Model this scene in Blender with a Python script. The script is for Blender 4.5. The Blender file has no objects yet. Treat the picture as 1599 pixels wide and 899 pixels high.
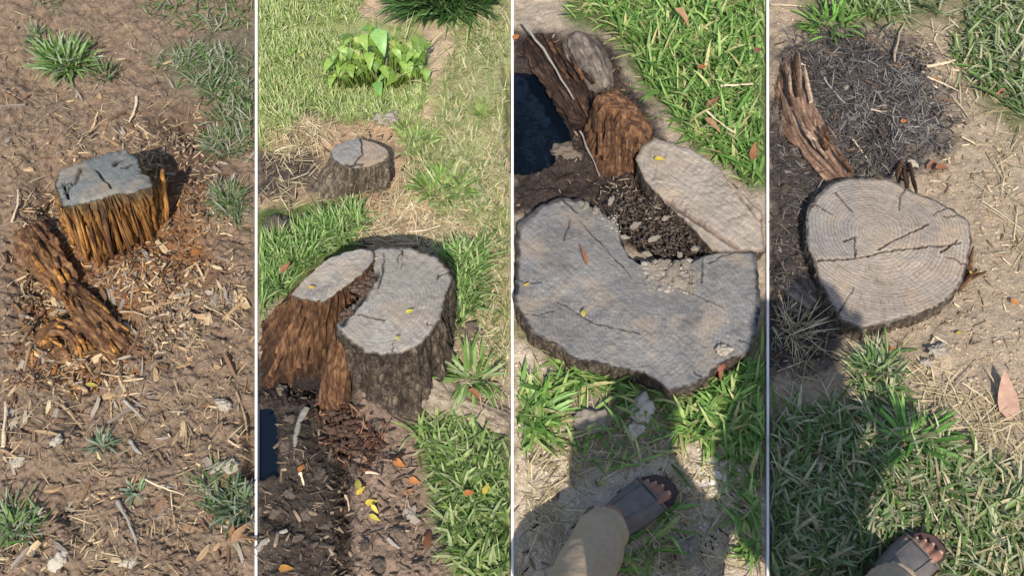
import bpy, math, random
import numpy as np
from mathutils import Vector

# ------------------------------------------------------------------ camera, sky, sun, exposure
R = math.radians
rng = np.random.default_rng(11)
random.seed(11)
sc = bpy.context.scene
C = sc.collection
IW, IH = 1599.0, 899.0
F = (IH / 2) / math.tan(R(16))
PITCH = R(56)
CX, CY, CZ = 0.0, -0.757, 2.33

cam_d = bpy.data.cameras.new('camera')
cam = bpy.data.objects.new('camera', cam_d)
C.objects.link(cam)
cam.location = (CX, CY, CZ)
cam.rotation_euler = (R(90) - PITCH, 0, 0)
cam_d.sensor_fit = 'HORIZONTAL'
cam_d.angle = 2 * math.atan(IW / 2 / F)
cam_d.clip_start = 0.02
cam_d.clip_end = 600
sc.camera = cam

SUN_EL, SUN_AZ = R(47), R(3)       # azimuth: to the right of straight behind the camera
w = bpy.data.worlds.new("World")
sc.world = w
w.use_nodes = True
nt = w.node_tree
sky = nt.nodes.new('ShaderNodeTexSky')
sky.sky_type = 'NISHITA'
sky.sun_disc = False
sky.sun_elevation = SUN_EL
sdir = Vector((math.sin(SUN_AZ) * math.cos(SUN_EL), -math.cos(SUN_AZ) * math.cos(SUN_EL), math.sin(SUN_EL)))
sky.sun_rotation = math.atan2(sdir.x, sdir.y)
bg = nt.nodes['Background']
bg.inputs['Strength'].default_value = 0.15
nt.links.new(sky.outputs['Color'], bg.inputs['Color'])
sun_d = bpy.data.lights.new('sun', 'SUN')
sun_d.energy = 4.2
sun_d.angle = R(0.6)
sun_d.color = (1.0, 0.94, 0.85)
sun = bpy.data.objects.new('sun', sun_d)
C.objects.link(sun)
sun.rotation_euler = sdir.to_track_quat('Z', 'Y').to_euler()
sun.location = (2, -6, 6)
sc.view_settings.view_transform = 'Standard'
sc.view_settings.look = 'None'
sc.view_settings.gamma = 1
sc.view_settings.use_curve_mapping = False
sc.view_settings.exposure = 0.5

# ------------------------------------------------------------------ pixel <-> ground helpers
SP, CP = math.sin(PITCH), math.cos(PITCH)
def G(px, py, z=0.0):
    px = np.asarray(px, float); py = np.asarray(py, float); z = np.asarray(z, float)
    u = (px - IW / 2) / F
    v = -(py - IH / 2) / F
    dy = CP + v * SP
    dz = -SP + v * CP
    t = (z - CZ) / dz
    return np.stack(np.broadcast_arrays(CX + t * u, CY + t * dy, z), -1)
def P(x, y, z=0.0):
    x = np.asarray(x, float); y = np.asarray(y, float) - CY; z = np.asarray(z, float) - CZ
    dep = y * CP - z * SP
    up = y * SP + z * CP
    return IW / 2 + F * (x - CX) / dep, IH / 2 - F * up / dep

def hash2(ix, iy, seed):
    h = (ix.astype(np.int64) * 374761393 + iy.astype(np.int64) * 668265263 + seed * 974711) & 0xffffffff
    h = ((h ^ (h >> 13)) * 1274126177) & 0xffffffff
    h = h ^ (h >> 16)
    return (h & 0xffff) / 65535.0
def vn(x, y, seed=0):
    x = np.asarray(x, float); y = np.asarray(y, float)
    ix = np.floor(x); iy = np.floor(y)
    fx = x - ix; fy = y - iy
    fx = fx * fx * (3 - 2 * fx); fy = fy * fy * (3 - 2 * fy)
    a = hash2(ix, iy, seed); b = hash2(ix + 1, iy, seed); c = hash2(ix, iy + 1, seed); d = hash2(ix + 1, iy + 1, seed)
    return (a * (1 - fx) + b * fx) * (1 - fy) + (c * (1 - fx) + d * fx) * fy
def fbm(x, y, seed=0, o=3):
    s = 0; a = 0.5; t = 0
    for k in range(o):
        s = s + a * vn(x * 2 ** k + 17.3 * k, y * 2 ** k + 9.1 * k, seed + k); t += a; a *= 0.5
    return s / t
def sstep(a, b, x):
    t = np.clip((x - a) / (b - a), 0, 1)
    return t * t * (3 - 2 * t)
def pdist(px, py, poly):
    """signed distance to a polygon, positive inside"""
    px = np.asarray(px, float); py = np.asarray(py, float)
    d = np.full(px.shape, 1e9); ins = np.zeros(px.shape, bool)
    n = len(poly)
    for i in range(n):
        x0, y0 = poly[i]; x1, y1 = poly[(i + 1) % n]
        ex, ey = x1 - x0, y1 - y0
        t = np.clip(((px - x0) * ex + (py - y0) * ey) / (ex * ex + ey * ey + 1e-9), 0, 1)
        d = np.minimum(d, np.hypot(px - x0 - t * ex, py - y0 - t * ey))
        if y0 != y1:
            ins ^= ((y0 > py) != (y1 > py)) & (px < (x1 - x0) * (py - y0) / (y1 - y0) + x0)
    return np.where(ins, d, -d)
def ldist(px, py, line):
    d = np.full(np.shape(px), 1e9)
    for (x0, y0), (x1, y1) in zip(line[:-1], line[1:]):
        ex, ey = x1 - x0, y1 - y0
        t = np.clip(((px - x0) * ex + (py - y0) * ey) / (ex * ex + ey * ey + 1e-9), 0, 1)
        d = np.minimum(d, np.hypot(px - x0 - t * ex, py - y0 - t * ey))
    return d
def mask(px, py, poly, soft=10, wob=10, seed=3):
    n = (fbm(px / 26.0, py / 20.0, seed, 3) - 0.5) * 2 * wob
    return sstep(-soft, soft, pdist(px, py, poly) + n)
def hexc(h):
    h = h.lstrip('#')
    c = np.array([int(h[i:i + 2], 16) / 255 for i in (0, 2, 4)])
    return np.where(c <= 0.04045, c / 12.92, ((c + 0.055) / 1.055) ** 2.4)

SEAMS = (401.0, 800.0, 1198.0)

# ------------------------------------------------------------------ zones of the four plots (photo pixels)
MUD2 = [(396, 610), (440, 590), (500, 600), (540, 640), (545, 780), (540, 910), (396, 910)]
BROWN2 = [(500, 570), (560, 600), (640, 660), (650, 700), (665, 800), (700, 910), (520, 910), (520, 700)]
BARE2 = [(396, 255), (430, 200), (500, 180), (590, 180), (640, 215), (650, 280), (690, 310), (720, 370), (700, 400), (560, 400), (480, 330), (396, 330)]
PATH2 = [(655, 40), (720, 40), (705, 90), (680, 130), (680, 190), (640, 200), (650, 140), (668, 90)]
TOPDIRT2 = [(540, -10), (640, -10), (640, 35), (560, 30)]
DRY2 = [(720, 200), (810, 180), (810, 640), (740, 600), (720, 480), (660, 380), (680, 320)]
PUD2 = [(380, 634), (424, 636), (431, 660), (430, 700), (433, 738), (410, 744), (380, 744)]
PUD3 = [(790, 98), (832, 103), (858, 130), (880, 168), (893, 205), (876, 222), (866, 248), (840, 262), (790, 266)]
DARK3 = [(795, 40), (860, 50), (960, 60), (980, 130), (1020, 170), (1040, 220), (1100, 260), (1180, 340), (1060, 420), (900, 360), (830, 330), (795, 350)]
SOILB3 = [(795, 520), (850, 550), (880, 620), (890, 690), (1060, 700), (1140, 660), (1160, 760), (1210, 800), (1210, 910), (795, 910)]
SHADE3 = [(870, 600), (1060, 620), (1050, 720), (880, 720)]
BRIGHT3 = [(1085, 725), (1140, 705), (1172, 735), (1158, 800), (1095, 795)]
CHAR4 = [(1215, 60), (1300, 45), (1400, 55), (1450, 100), (1490, 160), (1500, 200), (1470, 235), (1420, 270), (1330, 285), (1270, 240), (1225, 150)]
CHAR_SHADE_L4 = [(1190, 120), (1215, 150), (1230, 200), (1300, 280), (1260, 330), (1270, 420), (1300, 500), (1310, 560), (1190, 590)]  # charred ground at the top; lower part painted dark for a person's shade
GRASSB4 = [(1190, 640), (1300, 640), (1360, 600), (1430, 650), (1500, 690), (1610, 720), (1610, 910), (1190, 910)]
GRASST3 = [(880, -20), (1220, -20), (1220, 300), (1170, 300), (1130, 250), (1075, 225), (1050, 180), (1010, 150), (975, 110), (960, 60), (880, 40)]
GRASST4 = [(1480, 60), (1500, -20), (1620, -20), (1620, 180), (1585, 210), (1520, 150)]
GRASS1R = [(245, 90), (330, 55), (400, 40), (400, 190), (350, 165), (300, 145), (260, 125)]

# zone: (polygon, soft, wobble, colour, wet, relief)
ZONES = {
 0: [([(150, 250), (290, 250), (330, 420), (250, 480), (180, 560), (60, 580), (30, 420), (60, 330)], 40, 24, '#7e5b3e', 0, 1.6),
     ([(230, 180), (340, 170), (360, 300), (290, 330), (260, 260)], 26, 18, '#5d493b', 0, 1.7),
     (GRASS1R, 20, 16, '#6a6350', 0, 0.8)],
 1: [([(396, -20), (810, -20), (810, 400), (396, 400)], 8, 2, '#8f9560', 0, 0.5),
     ([(700, -20), (810, -20), (810, 300), (690, 240)], 26, 16, '#97946a', 0, 0.5),
     (BARE2, 16, 16, '#a78c70', 0, 0.9),
     ([(396, 235), (470, 225), (500, 250), (490, 300), (430, 310), (396, 300)], 14, 14, '#4c413c', 0.2, 1.2),
     (PATH2, 12, 8, '#b8a184', 0, 0.5), (TOPDIRT2, 10, 6, '#b39c82', 0, 0.7),
     (DRY2, 24, 20, '#a59878', 0, 0.6),
     ([(396, 330), (560, 300), (560, 400), (460, 470), (396, 470)], 14, 12, '#5d6a38', 0, 0.7),
     ([(660, 560), (810, 600), (810, 690), (690, 640)], 14, 10, '#9b8a77', 0, 0.8),
     ([(640, 660), (810, 680), (810, 910), (700, 910), (660, 780)], 14, 14, '#6f6e4c', 0, 0.8),
     (BROWN2, 16, 16, '#867160', 0.1, 1.3), (MUD2, 14, 12, '#463d35', 0.62, 1.4),
     ([(525, 600), (545, 640), (548, 900), (522, 900)], 10, 10, '#40352d', 0.3, 1.6),
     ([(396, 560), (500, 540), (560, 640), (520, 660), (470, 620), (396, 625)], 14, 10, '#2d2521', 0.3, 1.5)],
 2: [(GRASST3, 14, 10, '#5e6440', 0, 0.8), (DARK3, 14, 14, '#3a302a', 0.35, 1.5),
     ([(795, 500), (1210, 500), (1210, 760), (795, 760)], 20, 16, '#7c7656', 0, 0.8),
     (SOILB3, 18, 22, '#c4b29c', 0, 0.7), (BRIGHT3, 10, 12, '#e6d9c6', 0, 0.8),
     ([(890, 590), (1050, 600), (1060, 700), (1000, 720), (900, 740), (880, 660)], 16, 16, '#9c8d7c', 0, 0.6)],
 3: [(GRASST4, 16, 12, '#6a6a48', 0, 0.8), (CHAR4, 34, 46, '#4b4541', 0.0, 1.6), (CHAR_SHADE_L4, 20, 22, '#4a4039', 0.0, 1.2),
     (GRASSB4, 16, 16, '#636247', 0, 0.8), ([(1250, -20), (1480, -20), (1480, 40), (1250, 45)], 12, 10, '#7d7658', 0, 0.8)],
}
BASE = {0: '#826e5b', 1: '#a08e76', 2: '#a99884', 3: '#a39079'}
BAMP = {0: 1.6, 1: 0.8, 2: 0.8, 3: 0.6}
# bumps and hollows: px, py, rx, ry (px), height (m)
BUMPS = [(300, 200, 34, 26, -0.055), (70, 300, 30, 60, -0.07), (60, 450, 40, 60, -0.06), (215, 450, 60, 50, 0.03), (290, 400, 40, 40, -0.03), (30, 250, 30, 40, 0.025), (250, 600, 70, 40, 0.02), (60, 610, 50, 30, 0.025), (320, 560, 40, 50, 0.02), (264, 525, 24, 22, -0.016),
         (100, 790, 46, 30, -0.022), (328, 632, 26, 20, -0.014), (62, 215, 60, 36, 0.02), (60, 130, 40, 20, -0.025), (360, 470, 40, 60, 0.012),
         (120, 655, 18, 44, -0.022), (200, 50, 30, 40, 0.018), (180, 130, 30, 30, 0.016), (70, 690, 40, 40, 0.012),
         (470, 200, 55, 20, 0.05), (600, 195, 22, 14, 0.03), (425, 360, 24, 26, 0.045), (536, 760, 14, 130, -0.06), (480, 750, 46, 60, 0.02),
         (470, 690, 24, 34, 0.03), (590, 700, 40, 60, 0.02), (570, 630, 40, 40, 0.03), (440, 850, 40, 30, 0.03), (600, 850, 50, 40, 0.015),
         (700, 600, 70, 30, 0.02), (655, 790, 30, 60, -0.02), (470, 600, 40, 22, -0.05),
         (880, 280, 36, 26, -0.02), (1120, 755, 34, 30, 0.012), (930, 655, 34, 30, 0.015), (1000, 660, 36, 28, 0.012),
         (1035, 350, 50, 34, 0.04), (1380, 150, 90, 60, 0.03), (1260, 560, 40, 50, -0.02), (1230, 440, 30, 40, 0.03), (1465, 555, 28, 22, 0.02), (1550, 540, 60, 70, 0.01),
         (1330, 250, 40, 30, -0.03)]
PUDDLES = [(PUD2, -0.018), (PUD3, -0.03)]

def plot_of(px):
    return np.digitize(px, SEAMS)
def zone_eval(px, py):
    col = np.zeros(px.shape + (3,)); wet = np.zeros(px.shape); amp = np.ones(px.shape)
    pl = plot_of(px)
    for k in range(4):
        m = pl == k
        if not m.any(): continue
        x, y = px[m], py[m]
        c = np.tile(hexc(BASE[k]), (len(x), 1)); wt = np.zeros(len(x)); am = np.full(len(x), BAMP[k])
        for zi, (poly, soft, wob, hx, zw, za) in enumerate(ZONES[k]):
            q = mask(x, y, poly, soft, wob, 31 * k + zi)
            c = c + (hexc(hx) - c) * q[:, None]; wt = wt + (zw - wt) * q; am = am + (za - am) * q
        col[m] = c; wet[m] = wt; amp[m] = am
    return col, wet, amp
def height(x, y, amp=None):
    x = np.atleast_1d(np.asarray(x, float)); y = np.atleast_1d(np.asarray(y, float))
    px, py = P(x, y, 0.0)
    if amp is None: amp = zone_eval(px, py)[2]
    n1 = fbm(x * 9, y * 9, 5) - 0.5; n2 = fbm(x * 32, y * 32, 8) - 0.5; n3 = fbm(x * 95, y * 95, 12, 2) - 0.5
    h = 0.026 * n1 + 0.015 * n2 * (0.4 + 0.6 * amp) + 0.0075 * n3 * amp
    h = h * np.clip(amp, 0.45, 3)
    for bx, by, rx, ry, bh in BUMPS:
        q = ((px - bx) / rx) ** 2 + ((py - by) / ry) ** 2
        h = h + bh * np.exp(-q * 1.2)
    de = np.min([np.abs(px - s) for s in SEAMS], axis=0)
    h = np.where(h > 0, h * (0.15 + 0.85 * sstep(2, 16, de)), h)
    for poly, wz in PUDDLES:
        q = mask(px, py, poly, 7, 7, 77)
        h = h * (1 - q) + (wz - 0.035) * q
    return h
def ground_at(px, py):
    """point of the relief seen at a photo pixel (two fixed-point steps)"""
    z = np.zeros(np.shape(np.atleast_1d(px)))
    for _ in range(3):
        q = G(np.atleast_1d(px), np.atleast_1d(py), z)
        z = height(q[:, 0], q[:, 1])
    q = G(np.atleast_1d(px), np.atleast_1d(py), z); q[:, 2] = z
    return q

# ------------------------------------------------------------------ materials
class NT:
    def __init__(s, name):
        s.m = bpy.data.materials.new(name); s.m.use_nodes = True
        s.t = s.m.node_tree; s.b = s.t.nodes['Principled BSDF']; s.out = s.t.nodes['Material Output']
    def n(s, typ, **kw):
        nd = s.t.nodes.new('ShaderNode' + typ)
        for k, v in kw.items():
            if k.startswith('i_'):
                key = k[2:]
                nd.inputs[int(key) if key.isdigit() else key.replace('_', ' ')].default_value = v
            else: setattr(nd, k, v)
        return nd
    def l(s, a, b): s.t.links.new(a, b)
    def coord(s, scale=(1, 1, 1)):
        tc = s.n('TexCoord'); mp = s.n('Mapping'); mp.inputs['Scale'].default_value = scale
        s.l(tc.outputs['Object'], mp.inputs['Vector']); return mp.outputs['Vector']
    def noise(s, vec, scale, detail=4, rough=0.6):
        nd = s.n('TexNoise', i_Scale=scale, i_Detail=detail, i_Roughness=rough)
        s.l(vec, nd.inputs['Vector']); return nd.outputs['Fac']
    def ramp(s, fac, stops):
        r = s.n('ValToRGB'); e = r.color_ramp.elements
        while len(e) < len(stops): e.new(0.5)
        for el, (p, c) in zip(e, stops):
            el.position = p; c = tuple(c) if hasattr(c, '__len__') else (c, c, c); el.color = (*c[:3], 1)
        s.l(fac, r.inputs['Fac']); return r.outputs['Color']
    def mix(s, fac, a, b, mode='MIX'):
        x = s.n('Mix', data_type='RGBA', blend_type=mode)
        for sock, v in ((x.inputs[0], fac), (x.inputs[6], a), (x.inputs[7], b)):
            if isinstance(v, (int, float)): sock.default_value = v if sock.type == 'VALUE' else (v, v, v, 1)
            elif isinstance(v, (tuple, list, np.ndarray)): sock.default_value = (*[float(q) for q in v][:3], 1)
            else: s.l(v, sock)
        return x.outputs[2]
    def math(s, op, a, b=0.0, c=0.0):
        x = s.n('Math', operation=op)
        for i, v in enumerate((a, b, c)):
            if isinstance(v, (int, float)): x.inputs[i].default_value = v
            else: s.l(v, x.inputs[i])
        return x.outputs[0]
    def attr(s, name='Col'):
        a = s.n('Attribute'); a.attribute_name = name; return a
    def bump(s, h, strength=0.5, dist=0.01, prev=None):
        b = s.n('Bump', i_Strength=strength, i_Distance=dist)
        s.l(h, b.inputs['Height'])
        if prev is not None: s.l(prev, b.inputs['Normal'])
        return b.outputs['Normal']
    def fin(s, col=None, normal=None, rough=0.8, spec=0.3):
        if col is not None:
            if isinstance(col, (tuple, list, np.ndarray)): s.b.inputs['Base Color'].default_value = (*[float(q) for q in col][:3], 1)
            else: s.l(col, s.b.inputs['Base Color'])
        if normal is not None: s.l(normal, s.b.inputs['Normal'])
        if isinstance(rough, (int, float)): s.b.inputs['Roughness'].default_value = rough
        else: s.l(rough, s.b.inputs['Roughness'])
        s.b.inputs['Specular IOR Level'].default_value = spec
        return s.m

def mat_soil():
    t = NT('soil'); v = t.coord()
    a = t.attr('Col'); wet = t.attr('wet')
    n1 = t.noise(v, 26, 6, 0.65); n2 = t.noise(v, 160, 4, 0.7); n3 = t.noise(v, 480, 3, 0.7)
    col = t.mix(1.0, a.outputs['Color'], t.ramp(n1, [(0.25, 0.62), (0.5, 1.0), (0.75, 1.3)]), 'MULTIPLY')
    col = t.mix(0.85, col, t.ramp(n2, [(0.3, 0.62), (0.5, 1.0), (0.68, 1.32)]), 'MULTIPLY')
    vo = t.n('TexVoronoi', i_Scale=210.0); t.l(v, vo.inputs['Vector'])
    sp = t.ramp(vo.outputs['Distance'], [(0.12, 1.0), (0.2, 0.0)])
    pick = t.ramp(vo.outputs['Color'], [(0.72, 0.0), (0.78, 1.0)])
    col = t.mix(t.mix(1.0, sp, pick, 'MULTIPLY'), col, hexc('#d6c2a4'))
    b = t.bump(n3, 0.5, 0.004); b = t.bump(n2, 0.75, 0.009, b); b = t.bump(n1, 0.5, 0.02, b)
    ro = t.math('SUBTRACT', 0.95, t.math('MULTIPLY', wet.outputs['Fac'], 1.6))
    ro = t.math('ADD', ro, t.math('MULTIPLY', n2, 0.15))
    return t.fin(col, b, ro, 0.25)
def mat_wood_cut(name, light, dark, ring=0.3, stain='#6b6a68', stain_amt=0.5, freq=950, cracks=0.5, saw=0.35):
    t = NT(name); v = t.coord()
    nz = t.n('TexNoise', i_Scale=5.0, i_Detail=5.0, i_Roughness=0.62); t.l(v, nz.inputs['Vector'])
    off = t.n('VectorMath', operation='MULTIPLY_ADD'); t.l(nz.outputs['Color'], off.inputs[0]); off.inputs[1].default_value = (0.05, 0.05, 0); t.l(v, off.inputs[2])
    fl = t.n('VectorMath', operation='MULTIPLY'); t.l(off.outputs[0], fl.inputs[0]); fl.inputs[1].default_value = (1, 1, 0)
    ln = t.n('VectorMath', operation='LENGTH'); t.l(fl.outputs[0], ln.inputs[0]); r = ln.outputs['Value']
    rn = t.math('ADD', t.math('MULTIPLY', r, freq), t.math('MULTIPLY', t.noise(v, 4, 4), 16.0))
    rings = t.math('MULTIPLY_ADD', t.math('SINE', rn), 0.5, 0.5)
    r2 = t.math('MULTIPLY_ADD', t.math('SINE', t.math('MULTIPLY', rn, 0.23)), 0.5, 0.5)
    rr = t.math('ADD', t.math('MULTIPLY', rings, 0.72), t.math('MULTIPLY', r2, 0.28))
    rr = t.math('MULTIPLY', rr, t.math('MULTIPLY', t.noise(v, 9, 4), 1.25))
    col = t.mix(t.ramp(rr, [(0.1, 0.0), (0.55, ring)]), hexc(light), hexc(dark))
    # radial checks
    sx = t.n('SeparateXYZ'); t.l(off.outputs[0], sx.inputs[0])
    ang = t.math('ARCTAN2', sx.outputs[1], sx.outputs[0])
    cb = t.n('CombineXYZ'); t.l(t.math('MULTIPLY', ang, 26.0), cb.inputs[0]); t.l(t.math('MULTIPLY', r, 9.0), cb.inputs[1])
    rad = t.noise(cb.outputs[0], 2.2, 3, 0.6)
    cb2 = t.n('CombineXYZ'); t.l(t.math('MULTIPLY', ang, 60.0), cb2.inputs[0]); t.l(t.math('MULTIPLY', r, 7.0), cb2.inputs[1])
    col = t.mix(0.75, col, t.ramp(t.noise(cb2.outputs[0], 1.3, 4, 0.65), [(0.3, 0.72), (0.5, 1.0), (0.7, 1.2)]), 'MULTIPLY')
    radm = t.ramp(rad, [(0.32, cracks), (0.42, 0.0)])
    col = t.mix(radm, col, hexc('#3b342e'))
    tc2 = t.n('TexCoord'); mp2 = t.n('Mapping'); mp2.inputs['Rotation'].default_value = (0, 0, 0.6); mp2.inputs['Scale'].default_value = (9, 150, 9)
    t.l(tc2.outputs['Object'], mp2.inputs['Vector']); sm = t.noise(mp2.outputs['Vector'], 1.0, 5, 0.7)
    col = t.mix(saw, col, t.ramp(sm, [(0.3, 0.6), (0.7, 1.25)]), 'MULTIPLY')
    col = t.mix(0.9, col, t.ramp(t.noise(v, 5.5, 5, 0.62), [(0.3, 0.55), (0.5, 0.98), (0.7, 1.3)]), 'MULTIPLY')
    st = t.ramp(t.noise(v, 11, 6, 0.68), [(0.42, 0.0), (0.66, stain_amt)])
    col = t.mix(st, col, hexc(stain))
    sc1 = t.ramp(t.noise(v, 38, 6, 0.75), [(0.58, 0.0), (0.72, 0.22)])
    col = t.mix(sc1, col, hexc('#c3b8a6'))
    n2 = t.noise(v, 60, 6, 0.7)
    col = t.mix(0.4, col, t.ramp(n2, [(0.28, 0.55), (0.5, 1.0), (0.72, 1.3)]), 'MULTIPLY')
    wb = t.n('TexWave', wave_type='BANDS', bands_direction='DIAGONAL', i_Scale=26.0, i_Distortion=3.0, i_Detail=3.0); t.l(v, wb.inputs['Vector'])
    col = t.mix(t.math('MULTIPLY', t.noise(v, 5, 3), 0.5), col, t.ramp(wb.outputs['Fac'], [(0.2, 0.78), (0.8, 1.15)]), 'MULTIPLY')
    tn = t.ramp(t.noise(v, 8, 5, 0.65), [(0.5, 0.0), (0.68, 0.45)])
    col = t.mix(tn, col, hexc('#a08a6e'))
    col = t.mix(1.0, col, t.attr('Col').outputs['Color'], 'MULTIPLY')
    b = t.bump(rr, 0.15, 0.002); b = t.bump(sm, 0.08, 0.002, b); b = t.bump(n2, 0.3, 0.005, b)
    return t.fin(col, b, 0.85, 0.25)
def mat_fibre(name, a, bcol, c, sc_xy=90, sc_z=6, bumps=0.8):
    """stringy wood, grain along local z"""
    t = NT(name); v = t.coord((sc_xy, sc_xy, sc_z)); v1 = t.coord()
    n1 = t.noise(v, 1.0, 5, 0.62); n2 = t.noise(v1, 14, 4); n3 = t.noise(t.coord((sc_xy * 3, sc_xy * 3, sc_z * 2.5)), 1.0, 3)
    col = t.ramp(n1, [(0.28, hexc(a)), (0.5, hexc(bcol)), (0.72, hexc(c))])
    col = t.mix(0.7, col, t.ramp(n2, [(0.3, 0.55), (0.55, 1.0), (0.75, 1.25)]), 'MULTIPLY')
    col = t.mix(0.5, col, t.ramp(n3, [(0.35, 0.6), (0.65, 1.25)]), 'MULTIPLY')
    col = t.mix(1.0, col, t.attr('Col').outputs['Color'], 'MULTIPLY')
    b = t.bump(n3, 0.4, 0.004); b = t.bump(n1, bumps, 0.012, b)
    return t.fin(col, b, 0.85, 0.2)
def mat_bark(name, a, bcol, c):
    t = NT(name); v = t.coord((1, 1, 0.42))
    n1 = t.noise(v, 48, 7, 0.72); n2 = t.noise(v, 110, 4, 0.7)
    wn = t.n('TexNoise', i_Scale=40.0, i_Detail=4.0); t.l(v, wn.inputs['Vector'])
    wv = t.n('VectorMath', operation='MULTIPLY_ADD'); t.l(wn.outputs['Color'], wv.inputs[0]); wv.inputs[1].default_value = (0.03, 0.03, 0.03); t.l(v, wv.inputs[2])
    vo = t.n('TexVoronoi', feature='DISTANCE_TO_EDGE', i_Scale=58.0); t.l(wv.outputs[0], vo.inputs['Vector'])
    col = t.ramp(n1, [(0.3, hexc(a)), (0.5, hexc(bcol)), (0.7, hexc(c))])
    col = t.mix(0.7, col, t.ramp(n2, [(0.3, 0.5), (0.7, 1.3)]), 'MULTIPLY')
    col = t.mix(t.ramp(vo.outputs['Distance'], [(0.0, 0.6), (0.12, 0.0)]), col, hexc(a))
    col = t.mix(1.0, col, t.attr('Col').outputs['Color'], 'MULTIPLY')
    b = t.bump(n2, 0.6, 0.006); b = t.bump(n1, 0.9, 0.018, b); b = t.bump(t.ramp(vo.outputs['Distance'], [(0.0, 0.0), (0.12, 1.0)]), 0.5, 0.008, b)
    return t.fin(col, b, 0.92, 0.15)
def mat_root(name, a, bcol, c, fine=5.0, along=7.0):
    """bark / fibre running along a root: noise on (angle, length) attributes"""
    t = NT(name); v1 = t.coord()
    an = t.attr('ang').outputs['Fac']; u = t.attr('along').outputs['Fac']
    cb = t.n('CombineXYZ'); t.l(t.math('MULTIPLY', t.math('COSINE', an), fine), cb.inputs[0]); t.l(t.math('MULTIPLY', t.math('SINE', an), fine), cb.inputs[1]); t.l(t.math('MULTIPLY', u, along), cb.inputs[2])
    n1 = t.noise(cb.outputs[0], 1.6, 6, 0.68); n2 = t.noise(v1, 22, 5, 0.65); n3 = t.noise(v1, 130, 4, 0.7)
    col = t.ramp(n1, [(0.3, hexc(a)), (0.5, hexc(bcol)), (0.7, hexc(c))])
    col = t.mix(0.8, col, t.ramp(n2, [(0.3, 0.5), (0.55, 1.0), (0.75, 1.25)]), 'MULTIPLY')
    col = t.mix(0.7, col, t.ramp(n3, [(0.3, 0.6), (0.7, 1.3)]), 'MULTIPLY')
    col = t.mix(1.0, col, t.attr('Col').outputs['Color'], 'MULTIPLY')
    b = t.bump(n3, 0.6, 0.006); b = t.bump(n2, 0.6, 0.014, b); b = t.bump(n1, 0.9, 0.016, b)
    return t.fin(col, b, 0.88, 0.2)
def mat_plant(name, trans=0.3, rough=0.5, spec=0.35):
    t = NT(name); v = t.coord()
    a = t.attr('Col')
    n = t.noise(v, 55, 3)
    col = t.mix(0.7, a.outputs['Color'], t.ramp(n, [(0.3, 0.72), (0.7, 1.25)]), 'MULTIPLY')
    t.fin(col, None, rough, spec)
    tr = t.n('BsdfTranslucent'); t.l(t.mix(1.0, col, (1.1, 1.2, 0.72), 'MULTIPLY'), tr.inputs['Color'])
    mx = t.n('MixShader'); mx.inputs[0].default_value = trans
    t.l(t.b.outputs[0], mx.inputs[1]); t.l(tr.outputs[0], mx.inputs[2]); t.l(mx.outputs[0], t.out.inputs['Surface'])
    return t.m
def mat_obj_var(name, cols, scale=40, rough=0.85, bump=0.4, stretch=(1, 1, 1), spec=0.25):
    """colour varies per object (Object Info random) and by grain along local x"""
    t = NT(name); oi = t.n('ObjectInfo')
    base = t.ramp(oi.outputs['Random'], [(i / max(1, len(cols) - 1), hexc(c)) for i, c in enumerate(cols)])
    v = t.coord(stretch); n = t.noise(v, scale, 5, 0.65)
    col = t.mix(0.8, base, t.ramp(n, [(0.28, 0.5), (0.5, 1.0), (0.75, 1.3)]), 'MULTIPLY')
    return t.fin(col, t.bump(n, bump, 0.006), rough, spec)
def mat_attr(name, rough=0.9, scale=120, bump=0.5, spec=0.2):
    t = NT(name); v = t.coord(); n = t.noise(v, scale, 4, 0.7)
    col = t.mix(0.8, t.attr('Col').outputs['Color'], t.ramp(n, [(0.3, 0.6), (0.7, 1.3)]), 'MULTIPLY')
    return t.fin(col, t.bump(n, bump, 0.006), rough, spec)
def mat_plain(name, hx, rough=0.7, scale=60, amt=0.4, bump=0.2, spec=0.3, stretch=(1, 1, 1), dist=0.004):
    t = NT(name); v = t.coord(stretch); n = t.noise(v, scale, 5, 0.6)
    col = t.mix(amt, hexc(hx), t.ramp(n, [(0.3, 0.55), (0.7, 1.35)]), 'MULTIPLY')
    return t.fin(col, t.bump(n, bump, dist), rough, spec)
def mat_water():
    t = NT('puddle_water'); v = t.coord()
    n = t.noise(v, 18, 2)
    t.fin(hexc('#080f19'), t.bump(n, 0.03, 0.01), 0.03, 0.5)  # navy base colour holds the blue of the reflected sky
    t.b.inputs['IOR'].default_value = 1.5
    return t.m

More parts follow.
